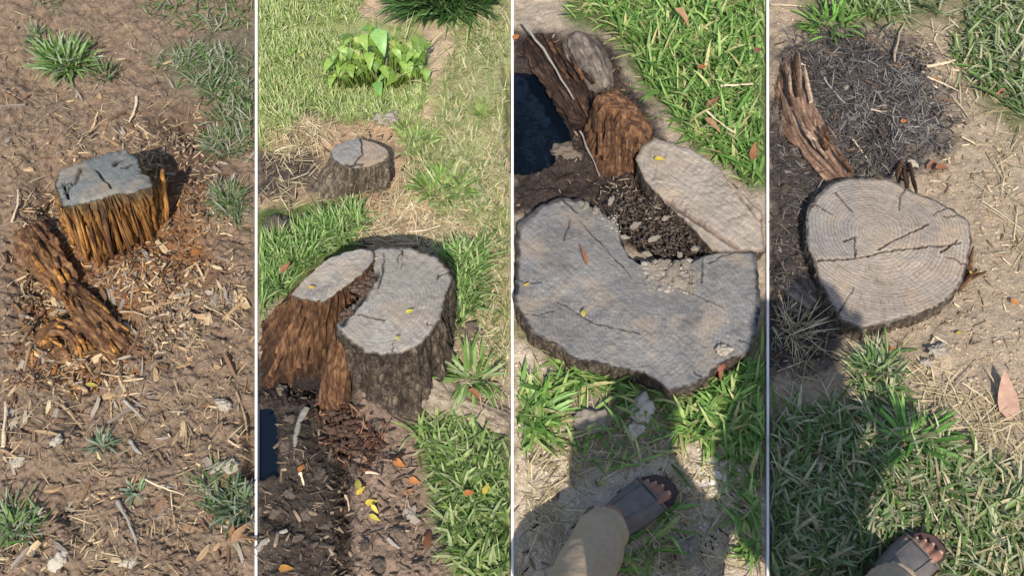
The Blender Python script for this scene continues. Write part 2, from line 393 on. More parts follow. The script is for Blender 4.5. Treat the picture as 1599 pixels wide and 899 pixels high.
M = dict(
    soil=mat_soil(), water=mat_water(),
    cut_grey=mat_wood_cut('grey_cut_wood', '#968f85', '#645c53', 0.34, '#5f5a55', 0.8, 700, 0.55, 0.4),
    cut_shaded=mat_wood_cut('shaded_grey_cut_wood', '#817c77', '#55504b', 0.3, '#54504c', 0.8, 600, 0.55, 0.45),  # darker grey than cut_grey: shade over the broad stump put into the colour
    cut_blue=mat_wood_cut('weathered_cut_wood', '#727572', '#505250', 0.4, '#4f4d48', 0.7, 800, 0.7, 0.35),
    cut_pale=mat_wood_cut('pale_cut_wood', '#a09384', '#5d5145', 0.52, '#77706a', 0.7, 640, 0.6, 0.35),
    fibre_orange=mat_fibre('rotten_orange_wood', '#3a2618', '#926232', '#cf9c55', 80, 5, 0.9),
    fibre_brown=mat_fibre('stringy_brown_wood', '#291a13', '#5d412d', '#8c6848', 70, 6, 0.9),
    root_strip=mat_fibre('pale_stripped_wood', '#6b5444', '#a88d74', '#c9b195', 70, 6, 0.7),
    fibre_dark=mat_fibre('dark_wet_wood', '#17120f', '#3a2a20', '#6b4a34', 60, 8, 0.9),
    bark=mat_bark('dark_bark', '#2a231c', '#61554a', '#9c8a74'),
    bark_grey=mat_bark('grey_bark', '#4b4239', '#837464', '#b3a28d'),
    root_pale=mat_root('pale_root_bark', '#80715f', '#a08f7a', '#b9a890', 2.0, 20.0),
    root_red=mat_root('reddish_root_bark', '#4a332a', '#8c6c58', '#c2a78c'),
    root_orange=mat_root('rotten_root_wood', '#36261b', '#755339', '#b08a5c', 4.0, 16.0),
    root_dark=mat_root('wet_dark_root', '#1c1613', '#3c2d24', '#6a5241'),
    root_grey=mat_root('grey_root_bark', '#4b4239', '#7a6d60', '#a39686', 3.0, 10.0),
    grass=mat_plant('grass_blades', 0.3, 0.65, 0.2), leafy=mat_plant('green_leaves', 0.4, 0.4), straw=mat_plant('dry_straw', 0.12, 0.75, 0.15),
    chip=mat_obj_var('wood_chip_mat', ['#8a6b4a', '#b08a5c', '#77604a', '#c9a878', '#9a7c5c', '#6d5442', '#b8946a'], 60, 0.85, 0.4, (0.25, 1.6, 1)),
    chip_cream=mat_obj_var('cream_chip_mat', ['#b59d78', '#c2ac86', '#a8906c'], 60, 0.85, 0.4, (0.25, 1.6, 1)),
    chip_tan=mat_obj_var('tan_chip_mat', ['#9c8162', '#a98d6a', '#8f7558'], 60, 0.85, 0.4, (0.25, 1.6, 1)),
    chip_brown=mat_obj_var('brown_chip_mat', ['#6f5642', '#7d6048', '#604938'], 60, 0.85, 0.4, (0.25, 1.6, 1)),
    chip_grey=mat_obj_var('grey_chip_mat', ['#8c8072', '#9a8e7e', '#7c7064'], 60, 0.85, 0.4, (0.25, 1.6, 1)),
    chip_black=mat_obj_var('black_chip_mat', ['#2f2b29', '#3a3532', '#262322'], 60, 0.9, 0.4, (0.25, 1.6, 1)),
    chip_ash=mat_obj_var('ash_chip_mat', ['#625c57', '#746d67', '#57514d'], 60, 0.9, 0.4, (0.25, 1.6, 1)),
    dried_mud=mat_obj_var('dried_mud_mat', ['#8f8374', '#9c9080', '#83786a'], 50, 0.9, 0.7),
    mud_clod=mat_obj_var('mud_clod_mat', ['#6c5f53', '#7c6e60', '#5a4f45', '#877868'], 40, 0.7, 0.8),
    chip_dark=mat_obj_var('charred_chip_mat', ['#3c3733', '#5e5752', '#2b2725', '#6f6760', '#4a423c', '#857b70'], 60, 0.9, 0.4, (0.25, 1.6, 1)),
    stick=mat_obj_var('stick_mat', ['#8c775e', '#a58e72', '#75624f', '#b6a184'], 60, 0.85, 0.4, (0.2, 1.5, 1.5)),
    stick_pale=mat_plain('pale_stick', '#cbb596', 0.85, 60, 0.5, 0.3, 0.2, (0.2, 1.5, 1.5)),
    stick_grey=mat_plain('grey_stick', '#8f887c', 0.85, 60, 0.5, 0.3, 0.2, (0.2, 1.5, 1.5)),
    leaf_yellow=mat_obj_var('yellow_leaf', ['#bd9a38', '#b3a748', '#c7a53e', '#a89e50'], 50, 0.6, 0.2),
    leaf_orange=mat_obj_var('orange_leaf', ['#a8683a', '#a5743a', '#955a34'], 50, 0.6, 0.2),
    leaf_brown=mat_obj_var('brown_leaf', ['#7d5238', '#8f6648', '#6a4534', '#9c7a5a'], 50, 0.75, 0.3),
    leaf_pink=mat_plain('dry_pinkish_leaf', '#a98672', 0.75, 60, 0.5, 0.3),
    stone=mat_obj_var('stone_mat', ['#b8aa98', '#9d9284', '#c9bda8', '#8f8274'], 50, 0.9, 0.6),
    crumb=mat_attr('soil_crumbs'), white=mat_plain('white_paint', '#e9e7e2', 0.6, 40, 0.08, 0.1),
)

# ------------------------------------------------------------------ object helpers
def tag(o, label=None, cat=None, group=None, kind=None):
    if label: o['label'] = label
    if cat: o['category'] = cat
    if group: o['group'] = group
    if kind: o['kind'] = kind
    return o
def wloc(o):
    v = Vector((0, 0, 0))
    while o is not None:
        v = v + o.location; o = o.parent
    return v
def make_mesh(name, V, Fc, mat, col=None, smooth=True, extra=None):
    me = bpy.data.meshes.new(name)
    V = np.asarray(V, float)
    if isinstance(Fc, np.ndarray):
        n, k = Fc.shape
        me.vertices.add(len(V)); me.vertices.foreach_set('co', V.ravel())
        me.loops.add(n * k); me.loops.foreach_set('vertex_index', Fc.ravel().astype(np.int32))
        me.polygons.add(n); me.polygons.foreach_set('loop_start', np.arange(n, dtype=np.int32) * k)
        me.update(calc_edges=True); me.validate()
    else:
        me.from_pydata([tuple(v) for v in V], [], [tuple(int(i) for i in f) for f in Fc]); me.update()
    if smooth: me.polygons.foreach_set('use_smooth', np.ones(len(me.polygons), bool))
    a = me.color_attributes.new('Col', 'FLOAT_COLOR', 'POINT')
    cc = np.ones((len(me.vertices), 4))
    if col is not None: cc[:, :3] = np.asarray(col)
    a.data.foreach_set('color', cc.ravel())
    for k, arr in (extra or {}).items():
        e = me.attributes.new(k, 'FLOAT', 'POINT'); e.data.foreach_set('value', np.asarray(arr, float))
    me.materials.append(mat)
    return me
def link(name, me, parent=None, loc=(0, 0, 0), rot=(0, 0, 0)):
    o = bpy.data.objects.new(name, me); C.objects.link(o)
    o.location = loc; o.rotation_euler = rot
    if parent is not None: o.parent = parent
    return o
def obj(name, V, Fc, mat, parent=None, origin=None, col=None, smooth=True, extra=None):
    """V in world coordinates; the object's origin is put at `origin`"""
    base = wloc(parent) if parent is not None else Vector((0, 0, 0))
    if origin is None: origin = base if parent is not None else Vector((0, 0, 0))
    origin = Vector([float(q) for q in origin])
    me = make_mesh(name, np.asarray(V, float) - np.array(origin), Fc, mat, col, smooth, extra)
    return link(name, me, parent, origin - base)
def empty(name, loc, label, cat, group=None):
    o = bpy.data.objects.new(name, None); C.objects.link(o)
    o.location = [float(q) for q in loc]; o.empty_display_size = 0.05
    return tag(o, label, cat, group)
def grid_faces(n, m, wrap=False):
    i, j = np.meshgrid(np.arange(n - 1), np.arange(m if wrap else m - 1), indexing='ij')
    j2 = (j + 1) % m
    return np.stack([i * m + j, i * m + j2, (i + 1) * m + j2, (i + 1) * m + j], -1).reshape(-1, 4)
def tube(pts, rad, sides=8, squash=1.0, cap=True, wob=0.0, seed=1, upv=None):
    """swept tube along pts; returns V, F (list of tuples)"""
    pts = np.asarray(pts, float); rad = np.asarray(rad, float); n = len(pts)
    T = np.gradient(pts, axis=0); T /= np.linalg.norm(T, axis=1)[:, None] + 1e-9
    up = np.array([0, 0, 1.0])
    if abs(T[:, 2]).mean() > 0.8: up = np.array([0, 1.0, 0])
    if upv is not None: up = np.array(upv, float)
    A = np.cross(T, up); A /= np.linalg.norm(A, axis=1)[:, None] + 1e-9
    B = np.cross(A, T)
    th = np.arange(sides) / sides * 2 * math.pi
    rr = rad[:, None] * np.ones((1, sides))
    if wob:
        ii, jj = np.meshgrid(np.arange(n), np.arange(sides), indexing='ij')
        rr = rr * (1 + wob * 2 * (vn(ii * 0.7 + seed * 3.1, jj * 1.1, seed) - 0.5))
    V = pts[:, None, :] + rr[..., None] * (A[:, None, :] * np.cos(th)[None, :, None] + B[:, None, :] * (squash * np.sin(th))[None, :, None])
    V = V.reshape(-1, 3)
    Fc = [tuple(f) for f in grid_faces(n, sides, True)]
    if cap:
        Fc.append(tuple(range(sides))[::-1]); Fc.append(tuple(range((n - 1) * sides, n * sides)))
    return V, Fc
def merge(parts):
    V, Fc, o = [], [], 0
    for v, f in parts:
        V.append(np.asarray(v)); Fc += [tuple(int(i) + o for i in q) for q in f]; o += len(v)
    return np.concatenate(V), Fc

# ------------------------------------------------------------------ ground: one far sheet, four plots of relief, added white gutter strips between
s = 150
ib = G([-160, 1760], 1010, 0); it = G([-160, 1760], -60, 0); zg = -0.012
inn = [(ib[0][0] + .02, ib[0][1] + .02, zg), (ib[1][0] - .02, ib[1][1] + .02, zg), (it[1][0] - .02, it[1][1] - .02, zg), (it[0][0] + .02, it[0][1] - .02, zg)]
out = [(-s, -s, zg), (s, -s, zg), (s, s, zg), (-s, s, zg)]
under = [(x, y, -0.16) for x, y, _ in inn]
far = obj('ground', out + inn + under, [(k, (k + 1) % 4, 4 + (k + 1) % 4, 4 + k) for k in range(4)] + [(4 + k, 4 + (k + 1) % 4, 8 + (k + 1) % 4, 8 + k) for k in range(4)] + [(8, 9, 10, 11)], M['soil'], col=np.tile(hexc('#8a7a5e'), (12, 1)), extra={'wet': np.zeros(12)}, smooth=False)
tag(far, kind='structure')
XB = [-160] + list(SEAMS) + [1760]
for k in range(4):
    n_y, n_x = 470, int((XB[k + 1] - XB[k]) / 1.9)
    pxs = np.linspace(XB[k], XB[k + 1], n_x)
    yy = G(800, np.linspace(1010, -60, n_y), 0)[:, 1]
    PX, YY = np.meshgrid(pxs, yy)
    dep = (YY - CY) * CP + CZ * SP
    X = (PX - IW / 2) / F * dep
    px, py = PX.ravel(), P(X.ravel(), YY.ravel(), 0)[1]
    pxe = np.clip(px, (0, *SEAMS)[k] + 0.01, (*SEAMS, 1599)[k] - 0.01)
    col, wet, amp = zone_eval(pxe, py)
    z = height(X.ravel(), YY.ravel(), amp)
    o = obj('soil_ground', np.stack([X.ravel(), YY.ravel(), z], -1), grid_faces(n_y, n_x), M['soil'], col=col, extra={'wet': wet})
    tag(o, kind='structure')
for sx in SEAMS:
    a, b = G([sx - 1.9, sx + 1.9], 1000, 0), G([sx - 1.9, sx + 1.9], -55, 0)
    Q = [a[0], a[1], b[1], b[0]]
    V = [(*q[:2], -0.14) for q in Q] + [(*q[:2], 0.009) for q in Q]
    o = obj('gutter_strip', V, [(3, 2, 1, 0), (4, 5, 6, 7), (0, 1, 5, 4), (1, 2, 6, 5), (2, 3, 7, 6), (3, 0, 4, 7)], M['white'], smooth=False)  # added strips standing for the gutters between panels, not part of the place
    tag(o, kind='structure')
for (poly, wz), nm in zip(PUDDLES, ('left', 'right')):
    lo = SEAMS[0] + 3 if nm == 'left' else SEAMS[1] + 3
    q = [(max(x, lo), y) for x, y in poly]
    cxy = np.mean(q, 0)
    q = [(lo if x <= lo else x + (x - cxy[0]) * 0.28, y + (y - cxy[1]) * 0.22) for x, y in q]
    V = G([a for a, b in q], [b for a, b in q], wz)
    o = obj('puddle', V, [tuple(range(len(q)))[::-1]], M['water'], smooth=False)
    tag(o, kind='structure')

# ------------------------------------------------------------------ stumps
def polar(poly3, n):
    """star-shaped outline (world xyz) -> centre, radius(theta), z(theta)"""
    p = np.asarray(poly3, float)
    q = []
    for i in range(len(p)):
        for t in np.linspace(0, 1, 8, endpoint=False): q.append(p[i] * (1 - t) + p[(i + 1) % len(p)] * t)
    q = np.array(q)
    return p.mean(0), q
def radii(q, c, th):
    a = np.arctan2(q[:, 1] - c[1], q[:, 0] - c[0]); r = np.hypot(q[:, 0] - c[0], q[:, 1] - c[1])
    o = np.argsort(a); a, r, z = a[o], r[o], q[o, 2]
    a3 = np.concatenate([a - 2 * math.pi, a, a + 2 * math.pi])
    tt = (th + math.pi) % (2 * math.pi) - math.pi
    return np.interp(tt, a3, np.tile(r, 3)), np.interp(tt, a3, np.tile(z, 3))
def auto_cracks(top_px, c, n, seed, lo=0.3, hi=0.8, wpx=1.6, d=0.007):
    rs = np.random.default_rng(seed); out = []; p = np.array(top_px, float); q = np.concatenate([p, p[:1]])
    t = np.sort(rs.uniform(0, len(p), n))
    for k in t:
        i = int(k); e = q[i] * (1 - (k - i)) + q[i + 1] * (k - i); e = e * 0.985 + np.array(c) * 0.015
        f = rs.uniform(lo, hi); pts = []
        for u in np.linspace(0, 1, 5):
            m = np.array(c) * (1 - (1 - u * (1 - f))) + e * (1 - u * (1 - f)); pts.append(tuple(m + rs.normal(0, 2.0, 2) * (0 < u)))
        out.append((pts, wpx * rs.uniform(0.7, 1.2), d * rs.uniform(0.5, 1.2)))
    return out
def stump_geo(top_px, top_z, base_px=None, base_z=-0.03, flare=1.06, n=288, nr=44, nh=22, edge=0.004, seed=1, ridge=0.006, ridge_n=30,
              power=1.4, centre_px=None, cracks=(), relief=0.003, hollow=None, rag=0.0, skew=0.0):
    """returns top (V,F,depth) and side (V,F,s): the cut face and the wall under it"""
    tz = (lambda x, y: top_z) if np.isscalar(top_z) else top_z
    tp = np.array([G(x, y, tz(x, y)) for x, y in top_px])
    c0, q = polar(tp, n)
    if centre_px is not None: c0 = G(centre_px[0], centre_px[1], tz(*centre_px)).copy()
    th = np.arange(n) / n * 2 * math.pi
    rt, zt = radii(q, c0, th)
    rt = np.convolve(np.concatenate([rt[-1:], rt, rt[:1]]), np.ones(3) / 3, 'valid')
    rt = rt + edge * 2 * (fbm(np.cos(th) * 9 + 40, np.sin(th) * 9 + 40, seed, 3) - 0.5) + edge * 0.8 * (vn(th * 30, 0 * th, seed) - 0.5)
    if base_px is None:
        cb = c0.copy(); rb = rt * flare
    else:
        bp = np.array([G(x, y, base_z) for x, y in base_px]); cb, qb = polar(bp, n); rb, _ = radii(qb, cb, th)
    rg = rag * vn(th * 14, th * 0 + 3, seed + 5)
    # top face
    ss = np.linspace(0, 1, nr) ** 0.8
    RR = ss[:, None] * rt[None, :]
    X = c0[0] + RR * np.cos(th); Y = c0[1] + RR * np.sin(th)
    Z = c0[2] + (zt[None, :] - c0[2]) * ss[:, None]
    n1 = fbm(X * 30, Y * 30, seed + 2) - 0.5; n2 = fbm(X * 120, Y * 120, seed + 3, 2) - 0.5
    Z = Z - rg[None, :] * sstep(0.8, 1.0, ss)[:, None]
    Z = Z + relief * 2 * n1 + relief * 0.8 * n2
    dep = np.zeros(X.shape)
    px, py = P(X, Y, Z)
    for line, wpx, d in cracks:
        wl = wpx * (0.6 + 0.8 * vn(px / 9, py / 9, 5))
        g = np.clip(1 - ldist(px + 3 * (vn(px / 7, py / 7, 9) - 0.5), py + 3 * (vn(px / 6, py / 6, 19) - 0.5), line) / wl, 0, 1)
        dep = np.maximum(dep, g); Z = Z - d * g
    if hollow is not None:
        poly, soft, d = hollow
        g = mask(px, py, poly, soft, 6, 14); dep = np.maximum(dep, g * 0.999); Z = Z - d * g * (0.6 + 0.8 * fbm(X * 40, Y * 40, 4))
    rimw = sstep(0.955, 0.985, ss[:, None] + 0.03 * (fbm(th * 6, th * 0 + 2, seed + 7) - 0.5)[None, :])
    dep = np.maximum(dep, 0.72 * rimw * (0.5 + vn(th * 22, th * 0, seed + 4))[None, :].clip(0, 1.2))
    sag = sstep(0.94, 1.0, ss)[:, None] * 0.004
    Z = Z - sag
    topV = np.stack([X, Y, Z], -1).reshape(-1, 3); topF = grid_faces(nr, n, True)
    # side wall
    s_ = np.linspace(0, 1, nh); e = s_ ** power
    rim = np.stack([X[-1], Y[-1], Z[-1]], -1)
    bx = cb[0] + rb * np.cos(th); by = cb[1] + rb * np.sin(th)
    sx = rim[None, :, 0] * (1 - e[:, None]) + bx[None] * e[:, None]
    sy = rim[None, :, 1] * (1 - e[:, None]) + by[None] * e[:, None]
    sz = rim[None, :, 2] * (1 - s_[:, None]) + base_z * s_[:, None]
    rn = fbm(th[None, :] * ridge_n / 2 + skew * s_[:, None] + 3, s_[:, None] * 1.6 + 7, seed + 9, 3) - 0.5
    # make the noise periodic by blending near the seam
    wgt = np.clip((2 * math.pi - th) / 0.35, 0, 1)[None, :]
    rn0 = fbm((th[None, :] - 2 * math.pi) * ridge_n / 2 + skew * s_[:, None] + 3, s_[:, None] * 1.6 + 7, seed + 9, 3) - 0.5
    rn = rn * wgt + rn0 * (1 - wgt)
    iso = fbm(th[None, :] * 14, s_[:, None] * 7, seed + 20, 3) - 0.5
    iso = iso * wgt
    off = (ridge * 2 * rn + ridge * iso) * (0.15 + 0.85 * sstep(0, 0.12, s_))[:, None]
    off[0] = 0
    sx = sx + off * np.cos(th); sy = sy + off * np.sin(th)
    sideV = np.stack([sx, sy, sz], -1).reshape(-1, 3); sideF = grid_faces(nh, n, True)[:, ::-1]
    return dict(c=c0, cb=cb, th=th, rt=rt, top=(topV, topF, dep.reshape(-1), np.stack([px, py], -1).reshape(-1, 2)), side=(sideV, sideF, np.repeat(s_, n), (off / (ridge + 1e-9)).reshape(-1)))
def shade_col(dep, dark='#2a221c', base=(1, 1, 1)):
    c = np.tile(np.array(base, float), (len(dep), 1))
    return c + (hexc(dark) * 1.6 - c) * np.clip(dep, 0, 1)[:, None]
def build_stump(root, g, top_mat, side_mat, pith=None, top_name='cut_face', side_name='bark', topcol=None, sidecol=None):
    V, Fc, dep, tpx = g['top']
    pith = g['c'] if pith is None else pith
    c = shade_col(dep)
    if topcol is not None: c = c * topcol(tpx[:, 0], tpx[:, 1])[:, None] if topcol(tpx[:, 0], tpx[:, 1]).ndim == 1 else c * topcol(tpx[:, 0], tpx[:, 1])
    t = obj(top_name, V, Fc, top_mat, root, origin=pith, col=c)
    V, Fc, sv, off = g['side']
    c = np.ones((len(V), 3)) if sidecol is None else sidecol(sv, off)
    sd = obj(side_name, V, Fc, side_mat, root, origin=(g['c'][0], g['c'][1], 0), col=c)
    return t, sd
def slat(name, T, B, wd, th, mat, parent, seed, tip=0.5, bend=0.0, col=None, weather=0.0):
    """a splinter of wood from T (top) to B (bottom)"""
    T = np.asarray(T, float); B = np.asarray(B, float); rs = np.random.default_rng(seed)
    n = 6; u = np.linspace(0, 1, n)
    ax = (B - T); ln = np.linalg.norm(ax); ax /= ln
    view = np.array([CX, CY, CZ]) - (T + B) / 2; view /= np.linalg.norm(view)
    out = view - ax * np.dot(view, ax); out /= np.linalg.norm(out)
    sd = np.cross(ax, out)
    V = []
    for i, t in enumerate(u):
        ww = wd * (tip + (1 - tip) * math.sin(math.pi * min(1, t * 0.5 + 0.15))) * rs.uniform(0.85, 1.12)
        if i == 0: ww *= rs.uniform(0.25, 0.7)
        p = T + (B - T) * t + out * (bend * math.sin(t * math.pi) + rs.uniform(-0.001, 0.001)) + sd * rs.uniform(-0.08, 0.08) * wd
        h = th * rs.uniform(0.7, 1.1)
        V += [p - sd * ww / 2 - out * h, p - sd * ww * 0.42 + out * h * 0.3, p + sd * rs.uniform(-.1, .1) * ww + out * h, p + sd * ww * 0.45 + out * h * 0.2, p + sd * ww / 2 - out * h]
    Fc = [tuple(f) for f in grid_faces(n, 5)] + [(0, 1, 2, 3, 4)[::-1], tuple(range((n - 1) * 5, n * 5))]
    Fc = [f[::-1] for f in Fc[:-2]] + Fc[-2:]
    c = np.ones((len(V), 3)) * rs.uniform(0.5, 1.25) if col is None else np.tile(col, (len(V), 1))
    wz = np.repeat(np.clip(1 - np.arange(n) / 2.2, 0, 1), 5)[:, None] * weather
    c = c * (1 + wz * np.array([-0.28, 0.0, 0.8]))
    mid = (T + B) / 2
    return obj(name, V, Fc, mat, parent, origin=mid, col=c, smooth=False)
def root_log(name, pts_px, zs, rads, mat, label, cat, parent=None, sides=56, seg=16, squash=0.6, seed=1, group=None, rough=0.012, lumps=0.3, sink=0.3):
    """a root / log half sunk in the ground along photo pixels: knobbly, ridged lengthwise, tapering"""
    P3 = np.array([G(x, y, z) for (x, y), z in zip(pts_px, zs)])
    t = np.linspace(0, len(P3) - 1, (len(P3) - 1) * seg + 1)
    pts = np.stack([np.interp(t, range(len(P3)), P3[:, k]) for k in range(3)], -1)
    for _ in range(30): pts[1:-1] = (pts[:-2] + pts[1:-1] * 2 + pts[2:]) / 4
    rr = np.interp(t, range(len(P3)), rads)
    for _ in range(12): rr[1:-1] = (rr[:-2] + rr[1:-1] * 2 + rr[2:]) / 4
    e = np.minimum(t, t[-1] - t); rr = rr * np.clip(0.25 + 0.75 * (e / 0.22), 0, 1) ** 0.6
    pts[:, 2] -= sink * rr
    m = len(pts)
    T = np.gradient(pts, axis=0); T /= np.linalg.norm(T, axis=1)[:, None]
    A = np.cross(T, [0, 0, 1.0]); A /= np.linalg.norm(A, axis=1)[:, None]; B = np.cross(A, T)
    th = np.arange(sides) / sides * 2 * math.pi - math.pi / 2           # seam underneath
    cx, sy = np.cos(th)[None, :], np.sin(th)[None, :]
    al = np.cumsum(np.concatenate([[0], np.linalg.norm(np.diff(pts, axis=0), axis=1)]))[:, None]
    lump = fbm(cx * 1.5 + 9 + al * 11 + seed * 5, sy * 1.5 + al * 9, seed, 3) - 0.5
    ridge = fbm(cx * 4 + 20 + al * 2, sy * 4 + al * 2.5 + seed, seed + 4, 3) - 0.5
    fine = fbm(cx * 9 + 50 + al * 30, sy * 9 + al * 34, seed + 6, 2) - 0.5
    rad = rr[:, None] * (1 + 2 * lumps * lump + 0.35 * ridge) + rough * (ridge * 1.1 + fine * 0.7)
    V = pts[:, None, :] + rad[..., None] * (A[:, None, :] * cx[..., None] + B[:, None, :] * (squash * sy)[..., None])
    V = V.reshape(-1, 3)
    Fc = [tuple(f) for f in grid_faces(m, sides, True)] + [tuple(range(sides))[::-1], tuple(range((m - 1) * sides, m * sides))]
    o0 = P3.mean(0)
    cc = np.clip(0.95 + 1.1 * ridge + 0.5 * fine, 0.5, 1.4)
    o = obj(name, V, Fc, mat, parent, origin=o0, col=np.tile(cc.reshape(-1, 1), (1, 3)), extra={'ang': np.tile(th, m), 'along': np.repeat(al[:, 0], sides)})
    if parent is None: tag(o, label, cat, group)
    return o

def frazzle(o, pts_px, zs, rads, n, mat, seed):
    """torn strips and flakes standing off a root"""
    rs = np.random.default_rng(seed); P3 = np.array([G(x, y, z) for (x, y), z in zip(pts_px, zs)]); m = len(P3) - 1
    for i in range(n):
        t0 = rs.uniform(0, m * 0.9); t1 = min(m, t0 + rs.uniform(0.35, 1.0))
        f = lambda t: np.array([np.interp(t, range(m + 1), P3[:, k]) for k in range(3)])
        r = np.interp(t0, range(m + 1), rads); A_, B_ = f(t0), f(t1); ax = (B_ - A_) / (np.linalg.norm(B_ - A_) + 1e-9); sd = np.array([-ax[1], ax[0], 0])
        w_ = rs.uniform(-1, 1); h = 0.42 * r * math.sqrt(max(0, 1 - w_ * w_)) + rs.uniform(0, 0.010)
        off = sd * w_ * r * 0.95 + np.array([0, 0, h])
        slat('splinter', A_ + off + np.array([0, 0, rs.uniform(0, .014)]), B_ + off * np.array([1, 1, 0.8]) + sd * rs.uniform(-.01, .01), rs.uniform(0.006, 0.016), rs.uniform(0.003, 0.007), M[mat[i % len(mat)]], o, seed + i, 0.4, rs.uniform(-.002, 0.008))
# --- plot 1: crumbling stump with amber splinters
top1 = [(84, 283), (90, 305), (98, 321), (122, 317), (146, 311), (164, 306), (176, 301), (208, 300), (237, 288), (233, 273), (221, 270), (215, 246), (196, 231), (170, 235), (126, 250), (92, 264)]
base1 = [(100, 352), (120, 385), (163, 410), (195, 395), (228, 380), (252, 360), (258, 330), (240, 306), (200, 296), (150, 300), (110, 320)]
z1 = lambda x, y: 0.235 + (x - 160) * 0.00012
r1 = empty('tree_stump', (*G(180, 345)[:2], 0), 'low grey-topped stump with crumbling amber splintered sides on bare brown soil', 'tree stump')
g1 = stump_geo(top1, z1, base1, -0.03, seed=4, ridge=0.02, ridge_n=52, power=1.1, edge=0.004, rag=0.007, skew=3.0, relief=0.0018,
               cracks=[([(150, 265), (173, 293)], 2.0, 0.012), ([(110, 285), (88, 292)], 2.5, 0.02), ([(125, 262), (118, 282), (100, 300)], 3.0, 0.02), ([(98, 285), (106, 310)], 3, 0.02), ([(178, 256), (190, 250)], 4, 0.012), ([(190, 262), (205, 258)], 3, 0.01)])
def amber(sv, off):
    c = np.ones((len(sv), 3)); k = np.clip(0.72 + 0.6 * off, 0.25, 1.25)
    w_ = (1 - sstep(0.04, 0.3, sv))[:, None]
    return c * k[:, None] * (1 + w_ * np.array([-0.3, 0.0, 0.75]))
build_stump(r1, g1, M['cut_blue'], M['fibre_orange'], side_name='rotten_side', sidecol=amber)
edge1 = [(88, 318), (98, 322), (110, 319), (124, 317), (137, 314), (150, 311), (163, 307), (175, 304), (190, 303), (205, 301), (220, 296), (234, 291)]
bot1 = [(112, 372), (124, 386), (138, 398), (156, 410), (166, 413), (178, 404), (190, 397), (206, 391), (220, 385), (232, 378), (243, 368), (250, 356)]
rs = np.random.default_rng(5)
for i in range(26):
    f = i / 25 * 11
    a = [np.interp(f, range(12), [q[k] for q in edge1]) for k in (0, 1)]; b = [np.interp(f, range(12), [q[k] for q in bot1]) for k in (0, 1)]
    cut = rs.uniform(0.0, 0.45) if i % 3 else rs.uniform(0.0, 0.1)
    T = G(a[0] + rs.uniform(-4, 4), a[1], 0.225); B = G(b[0] + rs.uniform(-9, 5), b[1] + rs.uniform(-10, 6), 0.0)
    T = T + (B - T) * cut
    if rs.uniform() < 0.3: B = T + (B - T) * rs.uniform(0.55, 0.85)
    d = np.array([0, -1, 0.3]) * rs.uniform(-0.006, 0.007)
    slat('splinter', T + d, B + d * 1.6, rs.uniform(0.006, 0.017), rs.uniform(0.003, 0.007), M['fibre_orange' if i % 4 else 'fibre_brown'], r1, 100 + i, 0.45, rs.uniform(0, 0.008), weather=rs.uniform(0.4, 1.0) if cut < 0.12 else 0.2)
slat('splinter', G(253, 267, 0.2), G(259, 345, 0.0), 0.02, 0.006, M['fibre_orange'], r1, 300, 0.5)
slat('splinter', G(247, 290, 0.15), G(252, 352, 0.0), 0.018, 0.006, M['fibre_orange'], r1, 301, 0.5)
_o = root_log('decayed_root', [(44, 352), (62, 380), (80, 415), (96, 440), (112, 462)], [0.02, 0.035, 0.035, 0.02, 0.0], [0.035, 0.052, 0.045, 0.036, 0.025], M['root_orange'], 'crumbly brown root hump left of the amber splintered stump', 'root', seed=3, rough=0.03, lumps=0.4)
frazzle(_o, [(44, 352), (62, 380), (80, 415), (96, 440), (112, 462)], [0.02, 0.035, 0.035, 0.02, 0.0], [0.035, 0.052, 0.045, 0.036, 0.025], 14, ['fibre_orange', 'fibre_brown'], 1036)
_o = root_log('decayed_root', [(108, 450), (126, 474), (152, 505), (178, 532), (198, 552)], [0.02, 0.05, 0.045, 0.03, 0.01], [0.026, 0.038, 0.04, 0.046, 0.04], M['root_orange'], 'rotten yellow-brown root slanting across the hollow below the amber stump', 'root', seed=8, rough=0.02, squash=0.75, lumps=0.2)
frazzle(_o, [(108, 450), (126, 474), (152, 505), (178, 532), (198, 552)], [0.02, 0.05, 0.045, 0.03, 0.01], [0.026, 0.038, 0.04, 0.046, 0.04], 16, ['fibre_orange', 'fibre_orange', 'fibre_brown'], 1100)
_o = root_log('decayed_root', [(66, 548), (80, 522), (100, 518), (122, 534), (132, 560)], [0.0, 0.015, 0.02, 0.015, 0.0], [0.03, 0.042, 0.045, 0.04, 0.03], M['root_orange'], 'crumbling heap of rotten orange wood under the slanting root', 'rotten wood', seed=12, rough=0.04, lumps=0.5)
frazzle(_o, [(66, 548), (80, 522), (100, 518), (122, 534), (132, 560)], [0.0, 0.015, 0.02, 0.015, 0.0], [0.03, 0.042, 0.045, 0.04, 0.03], 14, ['fibre_orange'], 1050)

